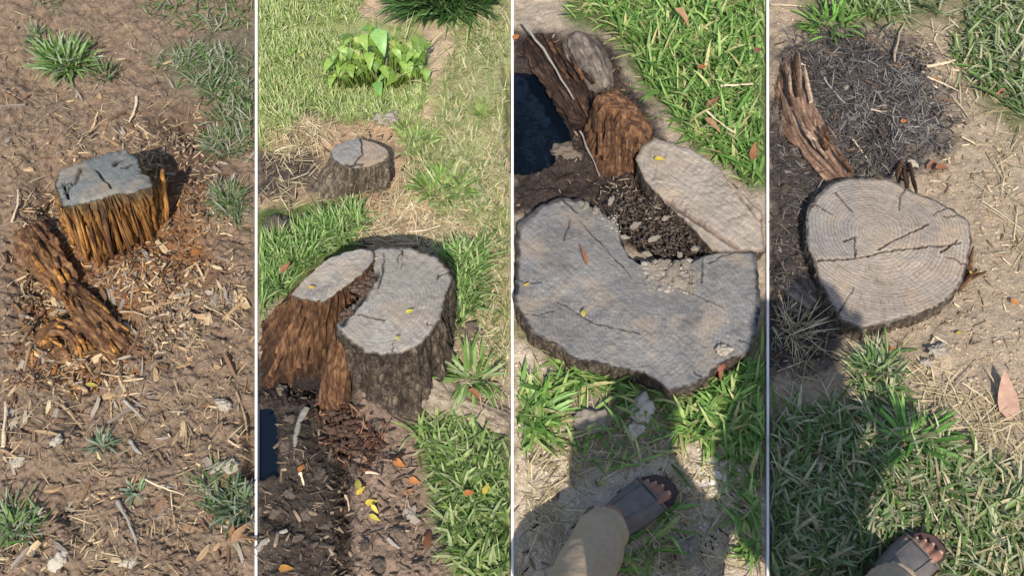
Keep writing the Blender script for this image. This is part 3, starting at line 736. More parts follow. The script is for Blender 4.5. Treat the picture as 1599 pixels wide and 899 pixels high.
# --- plot 2: large split stump in front, small stump behind
z2 = lambda x, y: 0.25
top2 = [(580, 389), (600, 385), (640, 385), (682, 400), (700, 418), (706, 437), (697, 455), (690, 490), (676, 518), (658, 536), (630, 549), (600, 554), (565, 546), (537, 524), (524, 506), (545, 478), (572, 447), (584, 425)]
base2 = [(552, 628), (580, 650), (622, 668), (662, 655), (692, 622), (704, 590), (710, 525), (712, 465), (680, 430), (620, 420), (560, 470), (530, 540), (535, 600)]
r2 = empty('tree_stump', (*G(630, 560)[:2], 0), 'large split stump with grey cut face and dark flared bark beside muddy puddle', 'tree stump')
g2 = stump_geo(top2, z2, base2, -0.02, seed=14, ridge=0.02, ridge_n=16, power=1.7, edge=0.005, centre_px=(625, 470), nh=34, skew=1.0,
               cracks=auto_cracks(top2, (622, 465), 6, 3, .5, .9, 1.2, .005) + [([(600, 395), (598, 420), (590, 450)], 2.0, 0.006), ([(560, 490), (600, 500)], 2, 0.004), ([(586, 425), (560, 470), (535, 500)], 9, 0.02)])
def barkcol(sv, off):
    k = np.clip(0.8 + 0.35 * off + 0.5 * sstep(0.75, 1, sv), 0.3, 1.5); return np.ones((len(sv), 3)) * k[:, None]
build_stump(r2, g2, M['cut_grey'], M['bark'], pith=G(615, 465, 0.25), sidecol=barkcol)
slab_top = [(583, 389), (584, 404), (566, 426), (540, 446), (506, 470), (478, 468), (453, 460), (468, 440), (486, 424), (510, 404), (542, 391), (562, 387)]
slab_base = [(540, 560), (505, 590), (462, 590), (425, 605), (406, 600), (405, 510), (445, 470), (500, 430), (560, 405), (590, 430), (570, 500)]
zs = lambda x, y: 0.265 - (582 - x) * 0.0003
gs = stump_geo(slab_top, zs, slab_base, -0.01, seed=22, ridge=0.022, ridge_n=34, power=1.25, edge=0.004, centre_px=(522, 432), nh=30, skew=-3.5, relief=0.003)
V, Fc, dep, tpx = gs['top']
sl = obj('split_slab', V, Fc, M['cut_grey'], r2, origin=G(615, 465, 0.25), col=shade_col(dep))
V, Fc, sv, off = gs['side']
sw = obj('broken_wood', V, Fc, M['fibre_brown'], sl, origin=(gs['c'][0], gs['c'][1], 0), col=np.ones((len(sv), 3)) * np.clip(0.75 + 0.4 * off - 0.25 * sstep(0.7, 1, sv), 0.25, 1.4)[:, None])
for i in range(12):
    f = i / 11
    T = G(472 + 36 * f + rs.uniform(-3, 3), 468, 0.222); B = G(412 + 96 * f, 594 - 26 * f, 0.01)
    c = rs.uniform(0, 0.35); T2 = T + (B - T) * c; B2 = T + (B - T) * min(1, c + rs.uniform(0.4, 0.75))
    d = np.array([-0.2, -1, 0.4]) * 0.004
    slat('splinter', T2 + d, B2 + d * 3, rs.uniform(0.012, 0.022), 0.005, M['fibre_brown'], sl, 400 + i, 0.4, 0.012)
for i, (x0, y0, x1, y1, wd) in enumerate([(524, 512, 506, 640, .026), (532, 520, 516, 648, .03), (540, 535, 530, 640, .024), (519, 545, 500, 632, .02), (545, 560, 541, 640, .018)]):
    slat('splinter', G(x0, y0, 0.2 - 0.02 * i), G(x1, y1, 0.0), wd, 0.012, M['fibre_brown'], r2, 440 + i, 0.55, 0.012)
root_log('root', [(640, 572), (684, 612), (735, 637), (768, 652), (796, 666)], [0.09, 0.035, 0.02, 0.012, 0.008], [0.05, 0.055, 0.046, 0.04, 0.04], M['root_pale'], None, None, parent=r2, seed=31, rough=0.004, squash=0.5, lumps=0.16, sink=0.5)

top2b = [(517, 235), (524, 226), (540, 218), (560, 215), (585, 221), (604, 231), (608, 241), (600, 251), (580, 259), (555, 262), (534, 258), (521, 249)]
base2b = [(478, 298), (500, 315), (530, 312), (555, 306), (585, 304), (608, 298), (616, 280), (612, 262), (585, 250), (530, 252), (498, 270)]
r3 = empty('tree_stump', (*G(560, 290)[:2], 0), 'small round stump on bare patch behind the split stump with leaning dark flank', 'tree stump')
g3 = stump_geo(top2b, 0.14, base2b, -0.01, seed=41, ridge=0.01, ridge_n=40, power=1.5, edge=0.003, n=200, nr=30, nh=18,
               cracks=[([(563, 216), (566, 240), (552, 257)], 2.0, 0.006), ([(540, 258), (566, 256)], 3, 0.008)])
def half(px, py):
    q = sstep(555, 575, px)[:, None]; return (1 - q) * np.array([0.9, 0.95, 1.0]) + q * np.array([1.15, 1.0, 0.85])
build_stump(r3, g3, M['cut_grey'], M['bark_grey'], sidecol=lambda sv, off: np.ones((len(sv), 3)) * np.clip(0.85 + 0.45 * off, 0.3, 1.5)[:, None], topcol=half)

# --- plot 3: very broad grey stump with a rot hollow, pale slab, broken chunk
top3 = [(806, 350), (838, 326), (872, 306), (905, 309), (938, 330), (968, 352), (990, 388), (1020, 400), (1062, 408), (1098, 396), (1140, 391), (1181, 392), (1188, 450), (1186, 500), (1172, 545), (1130, 566), (1108, 583), (1080, 602), (1046, 608), (1024, 594), (1004, 582), (940, 566), (892, 556), (866, 536), (832, 520), (817, 500), (806, 478)]
r4 = empty('tree_stump', (*G(1000, 500)[:2], 0), 'very broad lumpy grey stump beside the sandalled foot with a rot hollow at its back', 'tree stump')
g4 = stump_geo(top3, 0.075, None, -0.03, flare=0.985, seed=51, ridge=0.008, ridge_n=60, power=1.0, edge=0.008, centre_px=(1000, 490), n=640, nr=130, nh=10, relief=0.004,
               cracks=auto_cracks(top3, (985, 480), 6, 4, 0.5, 0.92, 1.5, .005) + [([(870, 470), (930, 505), (1000, 520)], 1.4, .003), ([(880, 375), (890, 345)], 1.5, 0.004), ([(905, 345), (985, 430)], 1.4, 0.003), ([(1130, 480), (1040, 440)], 1.2, 0.002), ([(1098, 396), (1096, 440)], 1.8, 0.006)],
               hollow=([(965, 350), (1000, 365), (1062, 385), (1100, 392), (1090, 402), (1060, 416), (1010, 414), (985, 400)], 6, 0.05))
def grey3(px, py):
    q = mask(px, py, [(1000, 400), (1060, 395), (1095, 430), (1080, 465), (1030, 460), (1000, 440)], 8, 14, 3) * 0.5
    a = np.ones((len(px), 3)) * np.array([0.98, 1.0, 1.02])
    return a + (np.array([1.35, 1.22, 1.08]) - a) * q[:, None]
build_stump(r4, g4, M['cut_shaded'], M['bark'], topcol=grey3)
slab3 = [(992, 248), (1002, 228), (1022, 214), (1042, 220), (1075, 230), (1100, 243), (1126, 263), (1139, 290), (1165, 305), (1190, 332), (1195, 391), (1150, 392), (1112, 391), (1092, 366), (1060, 335), (1034, 310), (1008, 280)]
gp = stump_geo(slab3, lambda x, y: 0.085 - (x - 1000) * 0.00008, None, -0.03, flare=0.97, seed=57, ridge=0.01, ridge_n=40, power=1.0, edge=0.004, centre_px=(1085, 300), nh=10, relief=0.006,
               cracks=[([(1135, 345), (1165, 335), (1192, 342)], 1.5, 0.004), ([(1150, 300), (1192, 350)], 2.5, 0.01), ([(1040, 312), (1100, 352), (1150, 386)], 5, 0.012)])
V, Fc, dep, tpx = gp['top']
M['slab_pale'] = mat_wood_cut('pale_slab_wood', '#9c8f80', '#6f6256', 0.35, '#787068', 0.6, 700, 0.4, 0.3)
ps = obj('split_slab', V, Fc, M['slab_pale'], r4, origin=G(960, 480, 0.08), col=shade_col(dep * 0.7, '#6b4a34'))
V, Fc, sv, off = gp['side']
obj('bark', V, Fc, M['bark'], ps, origin=(gp['c'][0], gp['c'][1], 0), col=np.ones((len(sv), 3)) * np.clip(0.8 + 0.3 * off, 0.3, 1.3)[:, None])
chunk_top = [(930, 150), (945, 140), (962, 136), (985, 150), (1006, 178), (1020, 203), (1006, 214), (990, 205), (965, 172), (942, 168)]
chunk_base = [(916, 185), (935, 160), (975, 165), (1010, 195), (1018, 232), (1000, 262), (972, 290), (948, 290), (930, 270), (914, 232)]
gc = stump_geo(chunk_top, lambda x, y: 0.16 - (x - 930) * 0.0006, chunk_base, -0.01, seed=63, ridge=0.02, ridge_n=30, power=0.8, edge=0.006, centre_px=(970, 165), n=200, nr=24, nh=26, rag=0.03, skew=2, relief=0.01)
V, Fc, dep, tpx = gc['top']
ch = obj('broken_wood', V, Fc, M['fibre_brown'], r4, origin=(gc['c'][0], gc['c'][1], 0), col=np.ones((len(V), 3)) * 1.2)
V, Fc, sv, off = gc['side']
obj('torn_side', V, Fc, M['fibre_brown'], ch, origin=(gc['c'][0], gc['c'][1], 0), col=np.ones((len(sv), 3)) * np.clip(0.9 + 0.4 * off, 0.3, 1.5)[:, None])
for i in range(13):
    f = i / 12
    T = G(930 + 80 * f, 165 + 40 * f, 0.14 - 0.05 * f); B = G(935 + 60 * f, 284 - 25 * f, 0.02)
    c = rs.uniform(0, 0.5); T2 = T + (B - T) * c; B2 = T + (B - T) * min(1, c + rs.uniform(0.3, 0.6)); d = np.array([-0.3, -1, 0.5]) * 0.008
    slat('splinter', T2 + d, B2 + d, rs.uniform(0.012, 0.022), 0.005, M['fibre_brown'], ch, 480 + i, 0.4, 0.01)
_o = root_log('old_root', [(834, 52), (850, 80), (876, 114), (902, 150), (922, 190)], [0.02, 0.03, 0.035, 0.04, 0.04], [0.035, 0.05, 0.065, 0.068, 0.055], M['root_dark'], 'dark wet root lying along the edge of the deep blue puddle', 'root', seed=71, rough=0.03, lumps=0.35, sink=0.55)
frazzle(_o, [(834, 52), (850, 80), (876, 114), (902, 150), (922, 190)], [0.02, 0.03, 0.035, 0.04, 0.04], [0.035, 0.05, 0.065, 0.068, 0.055], 14, ['fibre_dark', 'fibre_brown'], 980)
root_log('old_root', [(896, 50), (914, 80), (930, 110), (940, 140)], [0.02, 0.03, 0.03, 0.03], [0.045, 0.062, 0.06, 0.045], M['root_grey'], 'pale grey lump of old root between the wet root and long grass', 'root', seed=74, rough=0.02, squash=0.5)

# --- plot 4: low pale stump with open cracks
top4 = [(1258, 342), (1263, 322), (1275, 304), (1300, 283), (1318, 278), (1385, 276), (1402, 284), (1426, 298), (1455, 308), (1490, 325), (1514, 345), (1518, 375), (1510, 418), (1498, 450), (1476, 471), (1440, 489), (1384, 503), (1342, 513), (1315, 503), (1302, 478), (1284, 450), (1272, 412), (1260, 380)]
r5 = empty('tree_stump', (*G(1390, 400)[:2], 0), 'low pale cracked stump with clear growth rings beside charred wood litter', 'tree stump')
g5 = stump_geo(top4, 0.06, None, -0.03, flare=1.0, seed=81, ridge=0.007, ridge_n=60, power=1.0, edge=0.003, centre_px=(1392, 395), n=480, nr=100, nh=10, relief=0.0022,
               cracks=auto_cracks(top4, (1382, 370), 9, 5, 0.6, 0.94, 1.4, .005) + [([(1372, 388), (1398, 374), (1420, 364), (1448, 350)], 2.0, 0.012), ([(1278, 405), (1320, 404), (1345, 402), (1380, 392), (1430, 386), (1475, 382), (1500, 378)], 2.4, 0.014),
                       ([(1335, 400), (1334, 370), (1318, 376)], 2.4, 0.012), ([(1470, 392), (1495, 374)], 2, 0.01), ([(1305, 300), (1330, 330)], 1.6, 0.006)])
def cut4(px, py):
    q = sstep(-6, 6, py - 402)[:, None]; g = sstep(1330, 1345, px)[:, None] * (1 - q)
    a = np.array([0.86, 0.9, 0.96]) * np.ones((len(px), 3))
    return a + (np.array([1.0, 0.98, 0.97]) - a) * np.maximum(q, g) + 0.08 * q * np.array([1, .8, .6])
build_stump(r5, g5, M['cut_pale'], M['bark'], pith=G(1378, 352, 0.06), topcol=cut4)
_o = root_log('tree_root', [(1234, 88), (1242, 146), (1258, 196), (1288, 236), (1324, 280)], [0.0, 0.03, 0.035, 0.03, 0.02], [0.04, 0.055, 0.056, 0.05, 0.045], M['root_red'], 'pale reddish root running down to the low pale cracked stump', 'root', seed=91, rough=0.016, lumps=0.2, sink=0.6)
frazzle(_o, [(1234, 88), (1242, 146), (1258, 196), (1288, 236), (1324, 280)], [0.0, 0.03, 0.035, 0.03, 0.02], [0.04, 0.055, 0.056, 0.05, 0.045], 16, ['fibre_brown', 'root_strip'], 1116)
root_log('tree_root', [(1224, 425), (1240, 440), (1255, 455), (1280, 475)], [0.0, 0.01, 0.015, 0.0], [0.05, 0.06, 0.055, 0.04], M['root_grey'], 'grey buried root lump left of the low pale cracked stump', 'root', seed=93, rough=0.02)
for i, (x0, y0, x1, y1) in enumerate([(1516, 372, 1500, 425), (1520, 384, 1508, 440), (1526, 420, 1498, 452), (1540, 424, 1508, 436), (1418, 300, 1410, 262), (1432, 305, 1420, 255), (1400, 280, 1408, 250)]):
    slat('bark_splinter', G(x0, y0, 0.045), G(x1, y1, 0.01), 0.013, 0.005, M['fibre_brown'], r5, 520 + i, 0.4, 0.006)

# ------------------------------------------------------------------ grass, plants
def poly_samples(polys, n, r_, noise=0.35, scale=40, margin=True, seed=0):
    """random photo-pixel positions inside polygons (list of (poly, weight)), thinned by noise so edges and gaps are uneven"""
    out = []
    tot = sum(wt for _, wt in polys)
    for poly, wt in polys:
        p = np.array(poly, float); lo, hi = p.min(0) - 12, p.max(0) + 12
        want = int(n * wt / tot); got = 0; tries = 0
        while got < want and tries < 60:
            q = r_.uniform(lo, hi, (max(400, want), 2))
            k = (pdist(q[:, 0], q[:, 1], poly) + (fbm(q[:, 0] / 30, q[:, 1] / 24, 5 + seed, 3) - 0.5) * 46) > 0
            k &= plot_of(q[:, 0]) == plot_of(np.clip(p[:, 0].mean(), 0, IW))
            k &= fbm(q[:, 0] / scale + 31, q[:, 1] / scale, 15 + seed, 3) > noise + r_.uniform(-0.1, 0.1, len(q))
            q = q[k][:want - got]; out.append(q); got += len(q); tries += 1
    out = [q for q in out if len(q)]
    return np.concatenate(out)
BLOCK = []      # stumps etc: no grass grows from inside these outlines
def blades(pos_px, L, Wd, cols, r_, lean=(20, 80), curl=(10, 60), az=None, spread=1.0, base_lift=0.0, fold=0.25, clump=None, stations=5, keep_px=None):
    """grass blades as real strips. pos_px (n,2); returns V, F, colours"""
    n = len(pos_px)
    B = ground_at(pos_px[:, 0], pos_px[:, 1]); B[:, 2] += base_lift
    Ls = r_.uniform(L[0], L[1], n) if np.ndim(L) == 1 else L
    Ws = r_.uniform(Wd[0], Wd[1], n)
    A = r_.uniform(0, 2 * math.pi, n) if az is None else az + r_.normal(0, spread, n)
    e0 = np.radians(r_.uniform(lean[0], lean[1], n)); cu = np.radians(r_.uniform(curl[0], curl[1], n))
    c = np.array([hexc(h) for h in cols]); ci = r_.integers(0, len(cols), n)
    col = c[ci] * r_.uniform(0.72, 1.25, (n, 1))
    u = np.linspace(0, 1, stations)
    prof = np.array([0.55, 0.95, 1.0, 0.72, 0.0]) if stations == 5 else np.interp(u, [0, .3, .6, 1], [.6, 1, .8, 0])
    p = B.copy(); V = []; Cc = []
    side = np.stack([-np.sin(A), np.cos(A), np.zeros(n)], -1)
    tw = r_.normal(0, 0.35, n)
    for i in range(stations):
        if i:
            e = e0 - cu * (u[i] + u[i - 1]) / 2
            p = p + np.stack([np.cos(A) * np.cos(e), np.sin(A) * np.cos(e), np.sin(e)], -1) * (Ls / (stations - 1))[:, None]
        e = e0 - cu * u[i]
        nn = np.stack([-np.cos(A) * np.sin(e), -np.sin(A) * np.sin(e), np.cos(e)], -1)
        s2 = side * np.cos(tw * u[i])[:, None] + nn * np.sin(tw * u[i])[:, None]
        hw = (Ws * prof[i] / 2)[:, None]
        V += [p - s2 * hw + nn * hw * fold, p, p + s2 * hw + nn * hw * fold] if i < stations - 1 else [p]
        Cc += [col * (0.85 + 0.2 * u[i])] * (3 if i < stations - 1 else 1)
    k = 3 * (stations - 1) + 1
    V = np.stack(V, 1); Cc = np.stack(Cc, 1)
    tx, ty = P(V[:, -1, 0], V[:, -1, 1], V[:, -1, 2]); bx, by = pos_px[:, 0], pos_px[:, 1]
    mx, my = P(V[:, 6, 0], V[:, 6, 1], V[:, 6, 2])
    ok = (plot_of(tx) == plot_of(bx)) & (plot_of(mx) == plot_of(bx)) & (np.min([np.abs(tx - s_) for s_ in SEAMS], axis=0) > 2.5) & (np.min([np.abs(bx - s_) for s_ in SEAMS], axis=0) > 3.5)
    for poly in BLOCK:
        ok &= pdist(bx, by, poly) < 0
    if keep_px is not None:
        for poly, dd in keep_px:
            ok &= pdist(tx, ty, poly) < dd
            ok &= pdist(mx, my, poly) < dd
    V, Cc = V[ok], Cc[ok]; n = len(V)
    f = []
    for i in range(stations - 2):
        a = 3 * i
        f += [(a, a + 1, a + 4, a + 3), (a + 1, a + 2, a + 5, a + 4)]
    a = 3 * (stations - 2)
    f4 = np.array(f); f3 = np.array([(a, a + 1, a + 3, a + 3), (a + 1, a + 2, a + 3, a + 3)])
    o = (np.arange(n) * k)[:, None, None]
    F4 = (o + f4[None]).reshape(-1, 4); F3 = (o + f3[None, :, :3]).reshape(-1, 3)
    T = np.concatenate([F4[:, [0, 1, 2]], F4[:, [0, 2, 3]], F3])
    return V.reshape(-1, 3), T, Cc.reshape(-1, 3)
def grass(name, pos, L, Wd, cols, label, mat='grass', seed=1, kind='stuff', cat=None, group=None, **kw):
    r_ = np.random.default_rng(seed)
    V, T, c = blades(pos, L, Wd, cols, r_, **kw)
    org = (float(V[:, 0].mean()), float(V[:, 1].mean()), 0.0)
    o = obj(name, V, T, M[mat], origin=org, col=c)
    return tag(o, label, cat or ('grass' if mat == 'grass' else 'dry grass'), group, kind)
BLOCK += [top1, base1, top2, base2, slab_base, slab_top, base2b, top3, slab3, chunk_base, top4, PUD3, PUD2]
GREEN3 = ['#6c8f46', '#84a556', '#5c7f3a', '#98b46a', '#7a9a50', '#4f6f34', '#a8ae74', '#6c8f46', '#b3a878', '#7f9a58']
GREEN4 = ['#637a48', '#748856', '#566e3c', '#869668', '#949c7a', '#5c783c', '#a4a486', '#aca688']
DUSTY = ['#7d8566', '#6a7550', '#8f927a', '#5a6a40', '#9a9a84', '#74805c']
DRYC = ['#b5a582', '#a08f6c', '#c7b894', '#8f7f60', '#bfae88']
r_ = np.random.default_rng(21)
S = lambda polys, n, seed=0, noise=0.35, scale=40: poly_samples(polys, n, np.random.default_rng(100 + seed), noise, scale, seed=seed)
# plot 3
G3A = [(985, 20), (1000, -60), (1215, -60), (1215, 285), (1150, 280), (1110, 240), (1075, 215), (1045, 170), (1010, 140), (985, 90)]
G3B = [(890, -60), (1000, -60), (1000, 60), (975, 80), (950, 45), (905, 25)]
ST3 = [(top3, -4)]
grass('grass', S([(G3A, 10), (G3B, 2.2)], 4200, 1, 0.22), (0.04, 0.13), (0.0025, 0.0115), GREEN3, 'long broad bright green grass behind the broad grey stump', seed=2, lean=(15, 70), curl=(10, 70))
grass('grass', S([([(870, 566), (900, 568), (960, 585), (1020, 612), (1060, 625), (1000, 640), (930, 610), (885, 600)], 3), ([(1050, 605), (1100, 600), (1140, 570), (1200, 540), (1200, 690), (1120, 690), (1060, 680), (1040, 640)], 9), ([(800, 600), (860, 600), (880, 660), (840, 700), (800, 690)], 3), ([(1140, 690), (1200, 690), (1200, 890), (1150, 860)], 2), ([(880, 640), (1040, 640), (1040, 720), (900, 730)], 0.7), ([(950, 840), (1040, 780), (1060, 840), (1000, 890), (930, 890)], 1)], 1750, 2, 0.28, 30),
      (0.04, 0.12), (0.003, 0.0125), GREEN3 + ['#a3b56a'], 'bright green grass in front of the broad grey stump and round the sandalled foot', seed=3, lean=(10, 60), curl=(10, 60), keep_px=ST3 + [([(905, 800), (985, 735), (1050, 725), (1055, 790), (975, 850), (900, 890)], -2)])
grass('dry_grass', S([([(800, 690), (880, 690), (900, 880), (800, 890)], 3), ([(1040, 740), (1200, 700), (1200, 899), (980, 899)], 6), ([(880, 620), (1060, 640), (1040, 730), (890, 740)], 3)], 1000, 3, 0.36, 30), (0.03, 0.10), (0.0016, 0.0036), DRYC, 'thin dry straw lying round the foot by the broad stump', 'straw', seed=4, lean=(-4, 16), curl=(-6, 14), base_lift=0.004, keep_px=ST3)
# plot 4
grass('grass', S([([(1195, 650), (1290, 640), (1330, 640), (1350, 700), (1340, 900), (1195, 900)], 7), ([(1345, 660), (1380, 640), (1440, 660), (1500, 700), (1560, 740), (1610, 760), (1610, 910), (1345, 910)], 9), ([(1345, 560), (1385, 560), (1395, 640), (1345, 630)], 1.3)], 3900, 5, 0.25, 34),
      (0.03, 0.105), (0.0025, 0.0095), GREEN4 + ['#b8aa88', '#978a6c'], 'dusty green grass in front of the low pale cracked stump', seed=6, lean=(8, 60), curl=(10, 60), keep_px=[([(1345, 880), (1400, 840), (1445, 812), (1470, 840), (1455, 899), (1350, 910)], -2)])
grass('grass', S([([(1495, 40), (1520, -60), (1640, -60), (1640, 160), (1595, 205), (1560, 150), (1500, 120)], 6), ([(1260, -60), (1480, -60), (1470, 20), (1380, 35), (1290, 45)], 3)], 1300, 6, 0.25, 34),
      (0.05, 0.11), (0.0045, 0.009), GREEN4, 'green grass beyond the charred litter behind the low pale stump', seed=7, lean=(10, 65), curl=(10, 60))
grass('dry_grass', S([([(1340, 560), (1440, 560), (1500, 620), (1600, 620), (1600, 740), (1480, 690), (1360, 650)], 6), ([(1195, 470), (1290, 480), (1290, 600), (1195, 600)], 2), ([(1420, 40), (1520, 40), (1560, 180), (1500, 200)], 2), ([(1540, 200), (1599, 200), (1599, 420), (1540, 330)], 1.5), ([(1440, 820), (1530, 760), (1599, 800), (1599, 899), (1480, 899)], 2)], 850, 7, 0.36, 26), (0.03, 0.12), (0.0016, 0.004), DRYC, 'dry straw scattered on the soil around the low pale stump', 'straw', seed=8, lean=(-4, 20), curl=(-6, 16), base_lift=0.004, keep_px=[(top4, -3)])
# plot 2
FINE = ['#95a862', '#a8b874', '#85985a', '#bcc088', '#9dae6c', '#c9c49c']
grass('grass', S([([(396, 60), (520, 50), (540, 150), (660, 140), (640, 200), (480, 180), (396, 230)], 8), ([(396, -60), (560, -60), (560, 40), (396, 60)], 4), ([(636, 120), (655, 110), (650, 190), (630, 200)], .6)], 10500, 10, 0.22, 34), (0.018, 0.055), (0.0018, 0.0042), FINE, 'short pale green lawn grass around the leafy plant', seed=11, lean=(30, 88), curl=(5, 60))
grass('grass', S([([(720, -60), (810, -60), (810, 420), (740, 330), (700, 250), (690, 150)], 8), ([(640, 200), (720, 180), (760, 330), (700, 330), (640, 270)], 4), ([(740, 330), (810, 330), (810, 600), (750, 560)], 2)], 6000, 12, 0.32, 30), (0.018, 0.06), (0.002, 0.005), ['#8d9a68', '#a3a878', '#b5ab86', '#74874e', '#c4b896', '#97985f'], 'short worn grass mixed with straw along the right of the split stump', seed=13, lean=(5, 70), curl=(5, 50))
grass('grass', S([([(396, 400), (470, 370), (560, 320), (575, 345), (540, 380), (480, 420), (440, 450), (396, 490)], 6), ([(680, 400), (750, 395), (745, 470), (710, 520), (690, 530), (705, 440)], 3)], 2600, 14, 0.2, 30), (0.04, 0.10), (0.0028, 0.006), ['#6f914c', '#84a45c', '#5f7f40', '#98ae70', '#a8b080'], 'bright green grass close behind the large split stump', seed=15, lean=(25, 85), curl=(10, 60), keep_px=[(top2, -3), (slab_top, -3)])
grass('grass', S([([(650, 680), (700, 660), (800, 690), (800, 800), (730, 780), (680, 740)], 7), ([(690, 780), (810, 760), (810, 910), (730, 910), (700, 850)], 6)], 1500, 16, 0.24, 30), (0.035, 0.09), (0.003, 0.009), ['#7a8f50', '#8fa060', '#64803e', '#a5ad7c', '#566f38', '#94a070'], 'green broad-bladed grass at the foot of the pale root', seed=17, lean=(10, 65), curl=(10, 60))
grass('dry_grass', S([([(600, 300), (800, 200), (800, 640), (720, 600), (690, 400), (560, 380)], 8), (BARE2, 3), ([(400, 180), (520, 190), (500, 240), (400, 250)], 2)], 2600, 18, 0.25, 30), (0.03, 0.09), (0.0016, 0.0034), DRYC + ['#d4c6a4'], 'dry straw strewn on the bare patch behind the split stump', 'straw', seed=19, lean=(-4, 20), curl=(-6, 16), base_lift=0.004, keep_px=[(top2, -3), (slab_top, -3), (top2b, -2)])
# plot 1
grass('grass', S([([(240, 100), (300, 70), (345, 80), (400, 100), (400, 195), (350, 170), (300, 140)], 6), ([(225, -60), (410, -60), (410, 60), (330, 45), (240, 20)], 4), ([(40, -60), (130, -60), (110, 12), (60, 18)], 1.2), ([(325, 200), (385, 195), (385, 240), (330, 235)], 1.2), ([(335, 290), (385, 300), (390, 360), (345, 330)], 1.2), ([(300, 740), (400, 720), (400, 820), (340, 830)], 1.3), ([(4, 790), (60, 800), (60, 850), (4, 840)], 0.8)], 2600, 20, 0.25, 24), (0.025, 0.07), (0.0028, 0.006), DUSTY + ['#4f7a34'], 'dusty grey-green grass beyond the amber splintered stump', seed=21, lean=(0, 60), curl=(0, 50))
grass('dry_grass', S([([(4, 4), (398, 4), (398, 895), (4, 895)], 1)], 1300, 22, 0.44, 50), (0.02, 0.07), (0.0014, 0.003), ['#a08a6a', '#8f7a5e', '#b59f7c', '#77644e', '#c2ae8a'], 'thin dry fibres scattered over the trampled soil of the amber stump', 'straw', seed=23, lean=(-5, 14), curl=(-6, 14), base_lift=0.003, keep_px=[(top1, -2), (base1, -2)])

def tuft(px, py, rpx, n, L, Wd, cols, label, group=None, seed=0, lean=(25, 80), curl=(10, 70), mat='grass', flat=0.6):
    rr = np.random.default_rng(900 + seed)
    a = rr.uniform(0, 6.28, n); q = np.sqrt(rr.uniform(0, 1, n)) * rpx
    pos = np.stack([px + q * np.cos(a), py + flat * q * np.sin(a)], -1)
    V, T, c = blades(pos, L, Wd, cols, rr, lean=lean, curl=curl, az=np.where(rr.uniform(size=n) < 0.75, -a, rr.uniform(0, 6.28, n)), spread=0.5)
    base = ground_at(px, py)[0]
    o = obj('grass_tuft', V, T, M[mat], origin=base, col=c)
    return tag(o, label, 'grass tuft', group)
TG = 'grass tufts standing alone'
tuft(104, 100, 34, 190, (0.05, 0.11), (0.005, 0.009), ['#7d9a5a', '#5f8238', '#8fa070', '#4f7030', '#9aa884'], 'bushy green tuft on bare soil above left of the amber stump', TG, 1)
tuft(60, 62, 14, 50, (0.03, 0.07), (0.004, 0.007), DUSTY, 'small thin tuft just left of the bushy green tuft', TG, 2)
tuft(165, 118, 18, 60, (0.03, 0.06), (0.004, 0.006), ['#4a5a34', '#5f6f48', '#6f7a5a'], 'dark low tuft just right of the bushy green tuft', TG, 3)
tuft(352, 228, 30, 130, (0.03, 0.06), (0.0035, 0.006), DUSTY, 'grey dusty tuft right of the dark hollow beyond the amber stump', TG, 4)
tuft(362, 318, 26, 110, (0.03, 0.07), (0.0035, 0.006), DUSTY + ['#5f7a40'], 'dusty tuft on soil directly right of the amber stump', TG, 5)
tuft(378, 790, 30, 120, (0.03, 0.08), (0.004, 0.007), ['#5a6a4a', '#6f7d60', '#48583a', '#84907a'], 'dark tuft in the lower right of the trampled brown soil', TG, 6)
tuft(20, 822, 22, 70, (0.03, 0.07), (0.004, 0.008), ['#6f8a50', '#84966a', '#95a080'], 'pale green tuft in the bottom left corner of the trampled soil', TG, 7)
tuft(160, 695, 16, 40, (0.02, 0.05), (0.004, 0.007), ['#6f8060', '#84907a'], 'sparse flattened tuft in the middle of the trampled soil', TG, 8)
tuft(212, 768, 12, 26, (0.02, 0.045), (0.004, 0.007), ['#7a9468', '#84907a'], 'tiny sprout beside the lower footprint in trampled soil', TG, 9)
tuft(736, 590, 28, 60, (0.06, 0.12), (0.006, 0.010), ['#7a9a50', '#94ac6c', '#5f7c3c', '#a8b884'], 'spidery green tuft above the pale root of the split stump', TG, 10, lean=(15, 60))
tuft(686, 590, 16, 30, (0.05, 0.09), (0.004, 0.007), ['#7f9a58', '#9aac74'], 'thin upright tuft against the bark of the split stump', TG, 11, lean=(40, 85))
tuft(692, 300, 34, 150, (0.04, 0.09), (0.005, 0.009), ['#7f9a50', '#92aa62', '#66843c', '#a8b47c'], 'leafy green tuft right of the small round stump', TG, 12)
tuft(755, 185, 8, 30, (0.04, 0.08), (0.003, 0.005), ['#7a9440', '#90a558'], 'lone upright tuft in the worn grass on the right', TG, 13, lean=(55, 88))
tuft(652, 222, 24, 90, (0.03, 0.07), (0.004, 0.008), ['#8aa258', '#9fb070', '#74904a'], 'green tuft behind right of the small round stump', TG, 14)
tuft(1362, 580, 20, 60, (0.05, 0.10), (0.005, 0.009), ['#6f8a54', '#8a9a74', '#557040'], 'tuft in front of the low pale stump at its shadow edge', TG, 15)
tuft(1236, 520, 18, 46, (0.07, 0.15), (0.002, 0.0035), DRYC + ['#9a9280'], 'withered grey straw tuft left of the low pale stump', TG, 16, lean=(10, 60), mat='straw')
tuft(832, 650, 26, 60, (0.06, 0.12), (0.007, 0.011), ['#85a85a', '#9ab874', '#6c9440'], 'broad-bladed tuft on soil left of the sandalled foot', TG, 17, lean=(20, 65))
tuft(1300, 40, 34, 70, (0.05, 0.11), (0.005, 0.010), ['#6f9a44', '#84a85a', '#5c8038'], 'bright green tuft at the top behind the charred litter', TG, 19)
